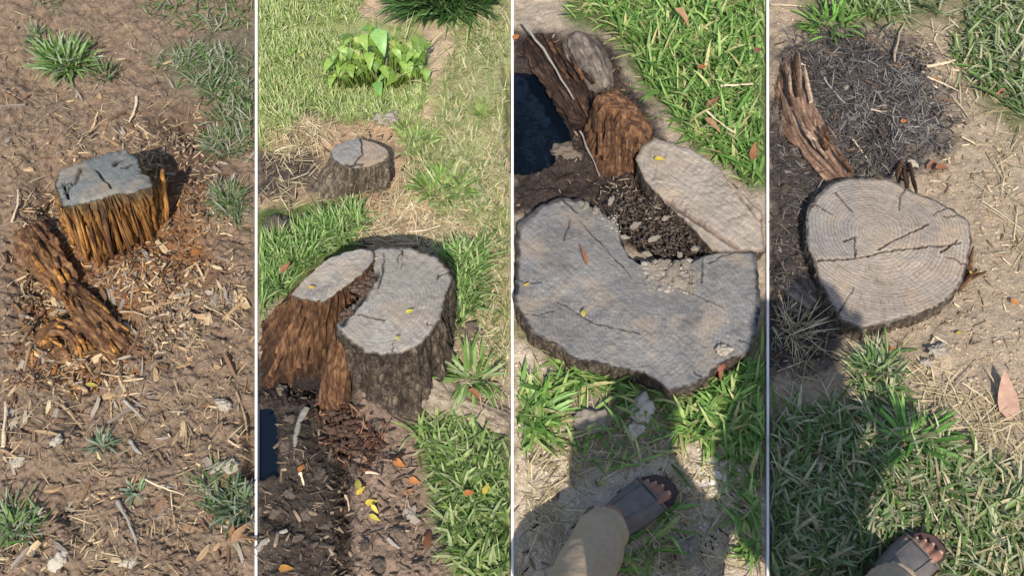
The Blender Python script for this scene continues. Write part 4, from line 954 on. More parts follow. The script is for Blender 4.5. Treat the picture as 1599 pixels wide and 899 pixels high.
tuft(1368, 22, 24, 60, (0.05, 0.10), (0.004, 0.008), ['#7a9450', '#8fa468', '#687f44'], 'tuft at the top right of the brightest tuft behind charred litter', TG, 20)
tuft(1420, 690, 30, 70, (0.07, 0.14), (0.008, 0.013), ['#5f8a40', '#78a054', '#4c7434'], 'brightest broad tuft in the middle of the dusty grass', TG, 18, lean=(15, 55))

# leafy plant, seedling and shrub of plot 2
def leaf_geo(L, Wd, droop, heart=0.3, nst=6, fold=0.25):
    u = np.linspace(0, 1, nst); V = []
    prof = np.sin(np.pi * np.clip(u, 0, 1) ** (0.62 - 0.2 * heart)) ** 0.8 * (1 - 0.12 * u); prof[0] = 0.12; prof[-1] = 0.02
    ang = 0; p = np.zeros(3)
    for i in range(nst):
        if i:
            a = -droop * u[i]
            p = p + np.array([math.cos(a), 0, math.sin(a)]) * L / (nst - 1)
        h = Wd * prof[i] / 2
        V += [p + np.array([0, -h, fold * h]), p, p + np.array([0, h, fold * h])]
    return np.array(V), grid_faces(nst, 3)[:, ::-1]
def col_mesh(name, V, Fc, mat, hx, var=0.0):
    return make_mesh(name, V, Fc, M[mat], np.tile(hexc(hx), (len(V), 1)))
LEAFS = [col_mesh('leaf', *leaf_geo(0.07 * a, 0.05 * a * b, d, 0.8), 'leafy', h) for a, b, d, h in
         [(1.0, 1.0, 0.6, '#7f9c46'), (1.15, 0.8, 1.1, '#97b45c'), (0.85, 1.0, 0.4, '#66813c'), (0.7, 0.9, 1.3, '#b0b56c'), (0.95, .65, 1.4, '#76934e')]]
BIG = [col_mesh('leaf', *leaf_geo(0.10, 0.06, 0.9, 0.9), 'leafy', h) for h in ('#7fa860', '#93bb6c', '#88b04a')]
def leafy(name, label, cat, spots, base_px, meshes, seed, stem_hex='#7d9448', wob=10):
    rr = np.random.default_rng(seed)
    b0 = ground_at(*base_px)[0]
    root = empty(name, b0, label, cat)
    stems = []
    for (x, y, z, sc_, mi) in spots:
        bx = base_px[0] + (x - base_px[0]) * 0.75 + rr.uniform(-wob, wob); by = base_px[1] + rr.uniform(-10, 10)
        B = ground_at(bx, by)[0]; tip = G(x, y, z)
        az = rr.uniform(-2.9, -0.2) if rr.uniform() < 0.75 else rr.uniform(0, 3)
        ln = np.linalg.norm(tip - B)
        mid = (B + tip) / 2 + np.array([0, 0, 0.02])
        V, Fc = tube([B - np.array([0, 0, .01]), mid, tip], [0.003, 0.0025, 0.0018], 5)
        so = obj('stem', V, Fc, M['leafy'], root, origin=B, col=np.tile(hexc(stem_hex), (len(V), 1)))
        lf = link('leaf', meshes[mi % len(meshes)], so, Vector(tip - B), (rr.uniform(-.3, .3), rr.uniform(-0.5, 0.5), az))
        lf.scale = (sc_,) * 3
    return root
tuft(590, 118, 78, 130, (0.08, 0.2), (0.002, 0.005), ['#8f9c58', '#b5ad7c', '#a3a868', '#7d8f48', '#c0b58a'], 'thin tall stalks growing among the leafy bush', None, 40, lean=(50, 88), flat=0.35)
rr = np.random.default_rng(77)
spots = [(564, 48, 0.2, 0.75, 0), (588, 46, 0.21, 0.9, 1), (576, 60, 0.17, 0.7, 2), (548, 66, 0.15, 0.6, 2), (606, 62, 0.16, 0.6, 0)]
sp2 = []
for k in range(150):
    x = rr.uniform(518, 668); top = 46 + 22 * abs((x - 590) / 75) ** 1.5 if x < 610 else 48 + rr.uniform(0, 10)
    y = rr.uniform(top, 120); sp2.append((x, y, float(np.clip((140 - y) / 420, 0.03, 0.22)), rr.uniform(0.2, 0.78), int(rr.integers(0, 5))))
lp = leafy('leafy_plant', 'bushy light green leafy plant with broad leaves growing in the lawn', 'plant', sp2, (594, 128), LEAFS, 78, wob=22)
rp = leafy('leafy_plant', 'tall broad-leaved plant standing in the middle of the leafy bush', 'plant', spots, (580, 122), BIG, 79)
leafy('seedling', 'single seedling with upright leaf in front of the leafy bush', 'plant', [(588, 128, 0.05, 0.6, 0), (602, 118, 0.06, 0.4, 1), (592, 140, 0.03, 0.35, 2)], (590, 150), BIG, 80)
leafy('seedling', 'small lime green sprout in the lawn left of the leafy bush', 'plant', [(458, 82, 0.03, 0.6, 0), (464, 76, 0.04, 0.7, 1), (470, 84, 0.03, 0.5, 3)], (462, 88), LEAFS, 81)
tuft(700, 8, 68, 700, (0.08, 0.2), (0.006, 0.012), ['#3f5f30', '#50703c', '#2f4a26', '#6a8850', '#5a7a44'], 'dark green shrub beyond the pale path at the far edge', None, 30, lean=(30, 88), flat=0.3).name = 'shrub'
bpy.data.objects['shrub']['category'] = 'shrub'

# a tree beyond the far edge: in the photo it is only seen mirrored in the deep blue puddle
tr = empty('tree', (1.9, 6.2, -0.05), 'tall leafy tree beyond the far edge, showing only as dark reflection in the puddle', 'tree')
V, Fc = tube([(1.9, 6.2, -0.1), (1.8, 6.0, 1.6), (1.5, 5.6, 3.2), (1.0, 5.1, 4.6)], [0.16, 0.13, 0.1, 0.05], 10)
V2, F2 = tube([(1.8, 6.0, 1.8), (2.3, 5.6, 3.4), (2.6, 5.2, 4.6)], [0.08, 0.06, 0.03], 8)
obj('trunk', *merge([(V, Fc), (V2, F2)]), M['bark'], tr)
rq = np.random.default_rng(808)
cl = np.array([(rq.normal(0.9, 1.0), rq.normal(4.9, 0.75), rq.uniform(4.6, 6.6)) for _ in range(60)])
n = 6000; cc = cl[rq.integers(0, 60, n)] + rq.normal(0, 0.24, (n, 3)); dd = rq.normal(size=(n, 3)); dd /= np.linalg.norm(dd, axis=1)[:, None]
ee = np.cross(dd, rq.normal(size=(n, 3))); ee /= np.linalg.norm(ee, axis=1)[:, None]
V = np.stack([cc - dd * .07, cc - ee * .03, cc + dd * .07, cc + ee * .03], 1).reshape(-1, 3)
obj('crown', V, np.arange(4 * n).reshape(-1, 4), M['leafy'], tr, col=np.tile(hexc('#4a6a34'), (4 * n, 1)))

# ------------------------------------------------------------------ litter: clods, chips, leaves, sticks, stones
def ico(sub=1):
    import bmesh
    bm = bmesh.new(); bmesh.ops.create_icosphere(bm, subdivisions=sub, radius=1)
    V = np.array([v.co[:] for v in bm.verts]); Fc = np.array([[v.index for v in f.verts] for f in bm.faces]); bm.free(); return V, Fc
ICO1, ICO2, ICO3 = ico(1), ico(2), ico(4)
def crumbs(name, pos_px, size, label, seed, tint=(0.75, 1.25), colf=None, flat=0.6):
    rr = np.random.default_rng(seed); n = len(pos_px)
    B = ground_at(pos_px[:, 0], pos_px[:, 1])
    V0, F0 = ICO1; m = len(V0)
    s_ = size[0] * (size[1] / size[0]) ** (rr.uniform(0, 1, n) ** 2.2)
    a = rr.uniform(0, 6.28, n); sx = rr.uniform(0.7, 1.5, n); sz = rr.uniform(0.4, 0.9, n) * flat / 0.6
    jit = 1 + rr.uniform(-0.42, 0.42, (n, m))
    Vx = V0[None, :, :] * jit[..., None] * np.array([1, 1, 0.75])
    X = Vx[..., 0] * sx[:, None]; Y = Vx[..., 1]; Z = Vx[..., 2] * sz[:, None]
    W_ = np.stack([X * np.cos(a)[:, None] - Y * np.sin(a)[:, None], X * np.sin(a)[:, None] + Y * np.cos(a)[:, None], Z], -1) * s_[:, None, None]
    W_ += B[:, None, :]
    pxm, pym = P(B[:, 0], B[:, 1], 0)
    c = zone_eval(pos_px[:, 0], pos_px[:, 1])[0] if colf is None else colf(pos_px)
    c = c * rr.uniform(tint[0], tint[1], (n, 1))
    Fc = (F0[None] + (np.arange(n) * m)[:, None, None]).reshape(-1, 3)
    o = obj(name, W_.reshape(-1, 3), Fc, M['crumb'], col=np.repeat(c, m, 0), smooth=False)
    return tag(o, label, 'soil clods', None, 'stuff')
def off_block(p, dd=0):
    ok = np.ones(len(p), bool)
    for poly in BLOCK[:-2]: ok &= pdist(p[:, 0], p[:, 1], poly) < dd
    ok &= (pdist(p[:, 0], p[:, 1], PUD2) < -2) & (pdist(p[:, 0], p[:, 1], PUD3) < -2)
    ok &= np.min([np.abs(p[:, 0] - s_) for s_ in SEAMS], axis=0) > 6
    return p[ok]
RECT = lambda a, b, c, d: [(a, b), (c, b), (c, d), (a, d)]
crumbs('soil_crumbs', off_block(S([(RECT(0, 0, 398, 899), 1)], 6000, 31, 0.42)), (0.0014, 0.007), 'crumbs of brown soil around the amber stump', 41)
crumbs('soil_crumbs', off_block(S([(BARE2, 3), (MUD2, 3), (BROWN2, 3), (DRY2, 2)], 2600, 32, 0.4)), (0.0014, 0.006), 'crumbs of dark mud beside the puddle and split stump', 42)
crumbs('soil_crumbs', off_block(S([(SOILB3, 4), (DARK3, 5), ([(795, 500), (1200, 560), (1200, 760), (795, 760)], 2)], 3400, 33, 0.3)), (0.0016, 0.007), 'crumbs of soil around the broad grey stump', 43)
crumbs('soil_crumbs', off_block(S([(RECT(1200, 0, 1599, 640), 1)], 3600, 34, 0.34)), (0.0016, 0.008), 'crumbs of soil around the low pale stump', 44)
crumbs('mud_crumbs', off_block(S([([(975, 355), (1000, 300), (1045, 318), (1100, 365), (1110, 390), (1060, 412), (1005, 405)], 1)], 700, 35, 0.2)), (0.003, 0.011), 'black rotten crumbs filling the hollow of the broad grey stump', 45, colf=lambda p: np.tile(hexc('#332b25'), (len(p), 1)))
HOL = [(985, 305), (1035, 312), (1090, 360), (1105, 388), (1060, 400), (1010, 398), (965, 350), (930, 305)]
rr = np.random.default_rng(50)
def mud_on(name, poly, n, size, z, hx, label, seed):
    rr = np.random.default_rng(seed); p = np.array(poly, float)
    q = rr.uniform(p.min(0), p.max(0), (n * 4, 2)); q = q[(pdist(q[:, 0], q[:, 1], poly) + (fbm(q[:, 0] / 16, q[:, 1] / 14, seed) - .5) * 40) > 0][:n]
    V0, F0 = ICO1; m = len(V0); n = len(q)
    s_ = size[0] * (size[1] / size[0]) ** (rr.uniform(0, 1, n) ** 2)
    Vx = V0[None] * (1 + rr.uniform(-.42, .42, (n, m)))[..., None] * s_[:, None, None] * rr.uniform([.7, .7, .25], [1.6, 1.2, .5], (n, 3))[:, None, :]
    B = G(q[:, 0], q[:, 1], z)
    c = hexc(hx) * rr.uniform(0.75, 1.2, (n, 1))
    o = obj(name, (Vx + B[:, None]).reshape(-1, 3), (F0[None] + (np.arange(n) * m)[:, None, None]).reshape(-1, 3), M['crumb'], col=np.repeat(c, m, 0), smooth=False)
    return tag(o, label, 'mud', None, 'stuff')
mud_on('dried_mud', [(1005, 412), (1060, 405), (1090, 425), (1080, 460), (1035, 455), (1005, 440)], 420, (0.002, 0.010), 0.074, '#8f8678', 'pale dried mud smeared on the broad grey stump', 61)
mud_on('dried_mud', [(900, 312), (925, 320), (975, 352), (965, 372), (920, 335)], 90, (0.002, 0.006), 0.075, '#8f8678', 'grey mud crumbs along the hollow edge of the broad stump', 62)
mud_on('rotten_crumbs', HOL, 900, (0.0015, 0.006), 0.052, '#4f453b', 'black rotten wood crumbs between the broad stump and pale slab', 63)
mud_on('rotten_crumbs', [(578, 400), (586, 430), (560, 470), (530, 500), (540, 460), (565, 430)], 200, (0.003, 0.009), 0.235, '#5a4a3e', 'rotten crumbs in the crack of the large split stump', 64)
mud_on('rotten_crumbs', [(505, 640), (540, 610), (580, 650), (600, 700), (560, 720), (520, 690)], 380, (0.003, 0.011), 0.02, '#4f3d32', 'reddish rotten wood crumbs at the foot of the split stump', 65)

def chip_geo(rr, L, Wd, T):
    n = 5; u = np.linspace(-0.5, 0.5, n); V = []
    bend = rr.uniform(-0.12, 0.12); skew = rr.uniform(-.2, .2)
    for i, t in enumerate(u):
        ww = Wd * (rr.uniform(0.75, 1.1) if 0 < i < n - 1 else rr.uniform(0.15, 0.8)) / 2
        yc = bend * L * (0.25 - t * t) + rr.uniform(-.06, .06) * Wd; zc = skew * L * 0.25 * (0.25 - t * t)
        V += [(t * L, yc - ww, zc - T / 2), (t * L, yc + ww, zc - T / 2), (t * L, yc + ww * .85, zc + T / 2 * rr.uniform(.6, 1.2)), (t * L, yc - ww * .85, zc + T / 2 * rr.uniform(.6, 1.2))]
    Fc = [tuple(f)[::-1] for f in grid_faces(n, 4, True)] + [(0, 1, 2, 3), tuple(range(4 * n - 4, 4 * n))[::-1]]
    return np.array(V), Fc
rc = np.random.default_rng(88)
CG = [chip_geo(rc, rc.uniform(.035, .06), rc.uniform(.009, .019), rc.uniform(.004, .008)) for _ in range(10)]
LG = [chip_geo(rc, rc.uniform(.05, .09), rc.uniform(.005, .009), rc.uniform(.003, .006)) for _ in range(8)]
CHIPS = {(t, k): [make_mesh('wood_chip', *g, M['chip_' + t], smooth=False) for g in (CG if k == 'stubby' else LG)] for t in ('cream', 'tan', 'brown', 'grey') for k in ('stubby', 'long thin')}
DG = [chip_geo(rc, rc.uniform(.03, .045), rc.uniform(.005, .011), rc.uniform(.003, .006)) for _ in range(8)]
DL = [chip_geo(rc, rc.uniform(.05, .08), rc.uniform(.004, .008), rc.uniform(.003, .005)) for _ in range(8)]
DCHIPS = {(t, k): [make_mesh('charred_chip', *g, M['chip_' + t], smooth=False) for g in (DG if k == 'short' else DL)] for t in ('black', 'ash', 'brown') for k in ('short', 'long')}
def nearest(x, y, marks):
    return min(marks, key=lambda q: (q[0] - x) ** 2 + (q[1] - y) ** 2)[2]
MARK1 = [(30, 60, 'left of the bushy green tuft'), (110, 30, 'above the bushy green tuft'), (105, 160, 'just below the bushy green tuft'), (190, 90, 'between the bushy tuft and the dusty grass'), (210, 150, 'by the pale curved splinter'), (40, 230, 'at the left edge above the grey-topped stump'), (130, 215, 'close behind the grey-topped stump'), (230, 220, 'behind the right shoulder of the grey-topped stump'), (300, 200, 'in the dark hollow beyond the stump'), (290, 290, 'right of the amber stump'), (350, 270, 'between the two dusty tufts on the right'),
         (30, 320, 'left of the amber stump'), (290, 370, 'below right of the amber stump'), (370, 380, 'at the right edge beside the amber stump'), (20, 430, 'left of the brown root hump'), (190, 440, 'in front of the amber splinters'), (250, 470, 'right of the slanting rotten root'), (330, 460, 'beside the slanting twig on the right'), (30, 530, 'left of the rotten orange heap'), (110, 595, 'below the rotten orange heap'), (200, 580, 'below the slanting rotten root'), (270, 545, 'in the round footprint right of the root'), (360, 560, 'near the right edge under the dark twig'), (40, 640, 'by the cream stone at the left edge'),
         (120, 660, 'by the stout stick on the left'), (190, 670, 'between the two grey sticks in the middle'), (270, 650, 'above the fine pale twig'), (345, 640, 'around the roundish tan stone'), (380, 690, 'by the pale stick at the right edge'), (30, 740, 'by the upright pale stone chip'), (100, 770, 'beside the broken clod hollow'), (165, 730, 'around the sparse flattened tuft'), (240, 760, 'along the fine pale twig'), (320, 740, 'by the flat tan wood block'), (60, 850, 'near the whitish stone at the bottom'), (140, 860, 'at the bottom left of the dark curved stick'), (210, 830, 'along the dark curved stick'), (290, 850, 'at the bottom right of the dark curved stick'), (360, 850, 'below the dark tuft at the lower right')]
MARK4 = [(1250, 90, 'by the pale root top'), (1290, 140, 'beside the grey stick'), (1330, 90, 'at the upper left'), (1400, 80, 'by the brown bark strip'), (1440, 120, 'near the upper right'), (1350, 150, 'in the middle'), (1400, 190, 'by the dark twig'), (1470, 190, 'at the right edge'), (1440, 230, 'at the lower right'), (1380, 240, 'just behind the cracked stump'), (1330, 250, 'by the pale split twig'), (1280, 210, 'along the root')]
def drop(name, me, px, py, label, cat, group=None, yaw=None, tilt=0.25, scale=1.0, lift=0.004, rr=rc, z=None):
    p = ground_at(px, py)[0] if z is None else G(px, py, z)
    o = link(name, me, None, (float(p[0]), float(p[1]), float(p[2]) + lift), (rr.uniform(-tilt, tilt), rr.uniform(-tilt, tilt), rr.uniform(0, 6.28) if yaw is None else yaw))
    o.scale = (scale,) * 3
    return tag(o, label, cat, group)
def scatter_px(polys, n, seed, dmin=0):
    return off_block(S(polys, int(n * 1.35), seed, 0.3, 40))[:n]
STUFFCH = []
pts = off_block(S([(RECT(4, 140, 396, 899), 4), ([(150, 180), (330, 180), (390, 480), (300, 560), (210, 420)], 3), ([(4, 420), (200, 420), (240, 640), (4, 700)], 3)], 700, 51, 0.44, 60))
np.random.default_rng(3).shuffle(pts)
for k, (x, y) in enumerate(pts[:285]):
    tone = ('tan', 'brown', 'cream', 'grey', 'tan', 'brown', 'brown', 'grey')[rc.integers(8)]; kd = 'stubby' if rc.uniform() < 0.55 else 'long thin'
    ms = CHIPS[tone, kd]
    sc_ = rc.uniform(0.6, 1.15)
    drop('wood_chip', ms[k % len(ms)], x, y, ('small ' if sc_ < .78 else 'large ' if sc_ > .98 else '') + kd + ' ' + tone + ' chip on soil ' + nearest(x, y, MARK1), 'wood chip', 'wood chips on the trampled soil', scale=sc_, tilt=0.35)
# the many smaller ones
def joined(name, meshes, pts, scale, mat, label, cat, seed, lift=0.003, tint=None, tilt=0.3):
    rr = np.random.default_rng(seed); Vs, Fs, Cs, o = [], [], [], 0
    B = ground_at(pts[:, 0], pts[:, 1])
    geos = [chip_geo(rr, *meshes[i]) for i in range(len(meshes))]
    geos = [(v, [t for f in fc for t in ([(f[0], f[1], f[2]), (f[0], f[2], f[3])])]) for v, fc in geos]
    for b in B:
        v, f = geos[rr.integers(len(geos))]
        a, tx, ty = rr.uniform(0, 6.28), rr.uniform(-tilt, tilt), rr.uniform(-tilt, tilt); s_ = rr.uniform(*scale)
        x = v * s_; x = np.stack([x[:, 0] * math.cos(a) - x[:, 1] * math.sin(a), x[:, 0] * math.sin(a) + x[:, 1] * math.cos(a), x[:, 2] + x[:, 0] * tx + x[:, 1] * ty], -1)
        Vs.append(x + b + np.array([0, 0, lift])); Fs.append(np.array(f) + o); o += len(v)
        Cs.append(np.tile(hexc(tint[rr.integers(len(tint))]) * rr.uniform(.75, 1.25), (len(v), 1)))
    ob = obj(name, np.concatenate(Vs), np.concatenate(Fs), M[mat], col=np.concatenate(Cs), smooth=False)
    return tag(ob, label, cat, None, 'stuff')
dims = [(rc.uniform(.015, .05), rc.uniform(.003, .011), rc.uniform(.0015, .004)) for _ in range(30)]
joined('wood_litter', dims, np.concatenate([pts[285:], off_block(S([(RECT(4, 60, 396, 899), 1), ([(150, 180), (330, 180), (390, 480), (300, 560), (40, 560), (40, 300)], 2)], 2600, 53, 0.46, 55))]), (0.5, 1.0), 'crumb', 'fine shreds of wood littering the soil around the amber stump', 'wood shreds', 54, tint=['#85705a', '#a88d6c', '#6b5848', '#c2aa86', '#78644f', '#5a4a3d', '#9c8468', '#8d8070'])
joined('wood_litter', dims, off_block(S([([(150, 300), (270, 250), (330, 300), (320, 420), (260, 470), (200, 470), (120, 450), (40, 480), (20, 400), (60, 330)], 3), ([(30, 480), (210, 470), (230, 580), (120, 620), (20, 590)], 2)], 1300, 68, 0.3, 40)), (0.4, 0.9), 'crumb', 'orange-brown rotten wood debris heaped round the amber stump and roots', 'wood debris', 69, tint=['#7d5433', '#96683c', '#5f4029', '#ab8050', '#4c3524', '#8a6a4a'], tilt=0.6)
pts4 = off_block(S([(CHAR4, 1)], 420, 55, 0.15))
np.random.default_rng(4).shuffle(pts4)
for k, (x, y) in enumerate(pts4[:110]):
    tone = ('black', 'ash', 'brown', 'black')[rc.integers(4)]; kd = 'short' if rc.uniform() < 0.5 else 'long'
    ms = DCHIPS[tone, kd]
    sc_ = rc.uniform(0.5, 1.0)
    drop('charred_chip', ms[k % len(ms)], x, y, ('narrow ' if sc_ < .66 else 'stout ' if sc_ > .83 else '') + kd + ' ' + {'black': 'black', 'ash': 'ash-grey', 'brown': 'dark brown'}[tone] + ' sliver in the charred litter, ' + nearest(x, y, MARK4), 'charred sliver', 'charred slivers in the dark litter', scale=sc_, tilt=0.4)
joined('charred_litter', dims, off_block(S([(CHAR4, 6), (CHAR_SHADE_L4, 2)], 2400, 56, 0.2)), (0.3, 0.8), 'crumb', 'grey and black shreds of burnt wood behind the low pale stump', 'burnt shreds', 57, tint=['#3f3a37', '#524b47', '#322e2c', '#665f5a', '#766f68', '#4a433e'])
grass('ash_fibres', S([([(1330, 110), (1400, 95), (1460, 140), (1470, 200), (1420, 240), (1350, 220), (1320, 160)], 1)], 420, 72, 0.42, 22), (0.015, 0.06), (0.001, 0.0026), ['#827c77', '#938c86', '#6d6762', '#9f968a'], 'pale ash-grey fibres lying in the middle of the burnt litter', 'straw', seed=73, lean=(-6, 26), curl=(-8, 18), base_lift=0.01)
grass('ash_fibres', S([(CHAR4, 6), (CHAR_SHADE_L4, 2)], 1700, 70, 0.4, 30), (0.02, 0.075), (0.0012, 0.003), ['#4f4a46', '#6a645f', '#3a3633', '#807972', '#595350'], 'matted grey ash-coloured fibres over the burnt litter behind the low pale stump', 'straw', seed=71, lean=(-6, 22), curl=(-8, 18), base_lift=0.006)
joined('wood_litter', dims, off_block(S([(MUD2, 3), (BROWN2, 4), (BARE2, 3), ([(690, 560), (800, 600), (800, 660), (690, 620)], 1)], 900, 58, 0.25)), (0.4, 1.0), 'crumb', 'bits of wood trodden into the mud before the split stump', 'wood shreds', 59, tint=['#4a3f36', '#5f5146', '#352d27', '#6f5f4e', '#8a7763'])
joined('wood_litter', dims, off_block(S([(DARK3, 5), (SOILB3, 2)], 600, 60, 0.25)), (0.4, 0.9), 'crumb', 'dark bits of wood around the puddle and broad stump', 'wood shreds', 61, tint=['#4a3d33', '#6a5847', '#332a24', '#8a765f'])
joined('wood_litter', dims, off_block(S([(RECT(1330, 270, 1599, 640), 3), (RECT(1440, 60, 1599, 330), 2)], 420, 62, 0.3)), (0.4, 0.9), 'crumb', 'scraps of wood on the pale soil right of the low pale stump', 'wood shreds', 63, tint=['#8f7a60', '#b59d7c', '#6f5c48', '#c9b494'])

joined('rotten_shreds', dims, S([([(965, 345), (1000, 300), (1045, 318), (1100, 365), (1110, 390), (1060, 405), (1005, 400)], 1), ([(930, 295), (985, 290), (1000, 330), (960, 340)], .4)], 420, 64, 0.2), (0.4, 0.8), 'crumb', 'black and grey shreds of rotten wood in the hollow behind the broad stump', 'wood shreds', 65, lift=0.02, tint=['#332c27', '#4a4037', '#66574a', '#2a2420', '#857563', '#978874'], tilt=0.5)
joined('rotten_shreds', dims, off_block(S([([(500, 620), (545, 600), (590, 650), (610, 720), (540, 740), (505, 700)], 1)], 200, 66, 0.2)), (0.4, 0.9), 'crumb', 'reddish rotten wood shreds spilling from the foot of the split stump', 'wood shreds', 67, lift=0.02, tint=['#4a3226', '#6b4a38', '#362720', '#83644c', '#57413a'], tilt=0.5)
# leaves
LEAFM = {k: [make_mesh('fallen_leaf', *leaf_geo(L, wd, d, 0.3, 7, f), M[k]) for (L, wd, d, f) in sh] for k, sh in {
    'leaf_yellow': [(.034, .014, .5, .3), (.028, .014, -.5, .2), (.03, .011, .9, .3)],
    'leaf_orange': [(.032, .018, .5, .3), (.026, .016, -.6, .4)],
    'leaf_brown': [(.06, .024, .9, .5), (.05, .02, -.8, .6), (.07, .022, .5, .45)],
    'leaf_pink': [(.115, .047, -.3, .25)]}.items()}
for ms in LEAFM.values():
    for me in ms:
        q = np.zeros(len(me.vertices) * 3); me.vertices.foreach_get('co', q); q = q.reshape(-1, 3)
        q[:, 2] -= q[:, 2].min() * 0.85; q[:, 0] -= (q[:, 0].max() + q[:, 0].min()) / 2
        me.vertices.foreach_set('co', q.ravel()); me.update()
def leaf(kind, px, py, label, yaw=None, s=1.0, z=None, i=0, lift=0.008):
    return drop('fallen_leaf', LEAFM[kind][i % len(LEAFM[kind])], px, py, label, 'leaf', 'fallen leaves', yaw, 0.2, s, lift, rc, z)
leaf('leaf_yellow', 1030, 253, 'yellow leaf lying on the pale slab behind the broad stump', 0.1, 1.1, 0.086, 0)
leaf('leaf_yellow', 912, 492, 'ochre leaf standing out on the grey face of the broad stump', 1.5, 1.25, 0.082, 2)
leaf('leaf_yellow', 823, 447, 'small yellow leaf at the left rim of the broad stump', 0.4, 0.7, 0.082, 1)
leaf('leaf_brown', 910, 402, 'long narrow brown dead leaf on the broad grey stump', 1.75, 1.25, 0.082, 2).scale = (1.3, 0.62, 1)
leaf('leaf_yellow', 938, 757, 'yellow-green leaf on shaded soil beside the sandalled foot', 2.3, 0.9, None, 0)
leaf('leaf_orange', 853, 598, 'orange leaf on soil below the left rim of the broad stump', 0.3, 0.8)
leaf('leaf_orange', 806, 62, 'orange leaf on the mud at the top of the deep blue puddle', 1.0, 1.2)
leaf('leaf_orange', 940, 570, 'rusty orange leaf tucked under the front rim of the broad stump', 0.1, 1.3, 0.03)
leaf('leaf_brown', 1062, 38, 'large curled brown leaf in the long bright grass', -0.6, 1.4, 0.06, 0)
leaf('leaf_orange', 1097, 110, 'rust-coloured leaf in the middle of the long bright grass', 0.4, 1.2, 0.06)
leaf('leaf_brown', 1112, 165, 'crumpled brown leaf in the long grass above the pale slab', 0.4, 1.0, 0.05, 1)
leaf('leaf_brown', 1174, 243, 'dark curled leaf in the grass beside the pale slab tip', 1.4, 1.2, 0.05, 1)
leaf('leaf_brown', 1186, 88, 'brown leaf at the right edge of the long bright grass', 0.9, 1.1, 0.05, 0)
leaf('leaf_brown', 1112, 202, 'tan leaf at the lower edge of the long bright grass', -0.7, 1.0, 0.04, 2)
for k, (x, y, lb) in enumerate([(560, 758, 'topmost of the yellow leaves trailing down the brown mud'), (581, 786, 'yellow leaf in the middle of the trail down the brown mud'), (587, 797, 'yellow leaf low in the trail down the brown mud'), (586, 811, 'yellow-green leaf at the lower end of the trail on brown mud'), (565, 768, 'yellow leaf touching the topmost leaf of the trail on mud')]):
    leaf('leaf_yellow', x, y, lb, [1.9, .1, -.9, -.4, .6][k], [1.25, 1.2, 1.0, .95, 1.1][k], None, k)
leaf('leaf_yellow', 413, 737, 'yellow leaf at the lower end of the left puddle', 0.2, 0.8)
leaf('leaf_orange', 449, 890, 'orange leaf at the bottom edge of the grey mud', 0.1, 1.1)
leaf('leaf_orange', 528, 706, 'orange leaf on dark mud below the split stump', 0.6, 0.9)
leaf('leaf_orange', 623, 726, 'large orange leaf on brown mud right of a thin stick', -0.4, 1.2)
leaf('leaf_orange', 648, 753, 'orange-brown leaf beside the grass below the split stump', -0.3, 1.0)
leaf('leaf_orange', 472, 733, 'orange leaf on grey mud right of the left puddle', 1.2, 0.8)
leaf('leaf_yellow', 760, 765, 'yellow leaf held in the grass below the pale root', 1.3, 1.1, 0.04)
leaf('leaf_orange', 733, 772, 'orange leaf in the grass below the pale root', 0.2, 0.9, 0.04)
leaf('leaf_yellow', 641, 489, 'yellow-orange leaf on the grey face of the split stump', 0.0, 0.9, 0.256, 1)
leaf('leaf_yellow', 623, 531, 'yellow leaf near the front rim of the split stump', 0.9, 0.7, 0.256, 2)
leaf('leaf_yellow', 488, 452, 'tiny yellow-green leaf on the leaning slab of the split stump', 0.5, 0.6, 0.245, 0)
leaf('leaf_brown', 742, 622, 'brown leaf on the soil above the pale root', -0.5, 0.8, None, 0)
leaf('leaf_brown', 668, 845, 'grey-brown leaf on the mud beside the lower grass', 1.4, 0.9, None, 2)
leaf('leaf_brown', 640, 770, 'small dull leaf on brown mud at the grass edge', 0.4, 0.7, None, 1)
leaf('leaf_brown', 447, 422, 'reddish brown leaf in the bright grass left of the split slab', 0.7, 0.9, 0.05, 1)
leaf('leaf_pink', 1566, 624, 'big pinkish dry leaf standing on the soil right of the grass', 1.5, 1.15, None, 0, 0.02)
leaf('leaf_yellow', 1496, 522, 'small yellow leaf on pale soil in front of the cracked stump', 0.8, 0.7)
leaf('leaf_orange', 1393, 548, 'small orange leaf just below the front rim of the cracked stump', 0.2, 0.7)
leaf('leaf_yellow', 1513, 428, 'yellow leaf at the right rim of the cracked stump', 1.1, 0.7, 0.03)
leaf('leaf_orange', 1410, 193, 'bright orange leaf on the charred litter', 0.3, 0.8)
leaf('leaf_orange', 1583, 475, 'orange leaf at the right edge of the pale soil', -0.5, 0.9)
leaf('leaf_orange', 1458, 128, 'orange leaf beside the pale stick beyond the charred litter', 0.4, 0.9)
leaf('leaf_yellow', 1373, 628, 'yellow leaf among straw in front of the cracked stump', 1.2, 0.8)
leaf('leaf_brown', 1468, 270, 'red-brown leaf heap on the soil behind the cracked stump', 0.2, 1.1, None, 0)
leaf('leaf_brown', 1450, 262, 'rust leaf just behind the back rim of the cracked stump', 0.9, 0.9, None, 1)
leaf('leaf_brown', 1560, 150, 'brown leaf at the lower edge of the far green grass', 0.5, 0.8, None, 1)
leaf('leaf_yellow', 147, 605, 'orange-yellow leaf-like scrap below the rotten root', 0.1, 0.0001 + 1.0, None, 0)
leaf('leaf_orange', 312, 400, 'bright orange bark scrap right of the amber stump', 0.8, 1.5, None, 0)
leaf('leaf_brown', 365, 835, 'red-brown leaf at the lower right of the trampled soil', 1.3, 0.9, None, 1)
leaf('leaf_brown', 378, 832, 'tan curled leaf touching the red-brown leaf on trampled soil', 1.0, 0.9, None, 2)

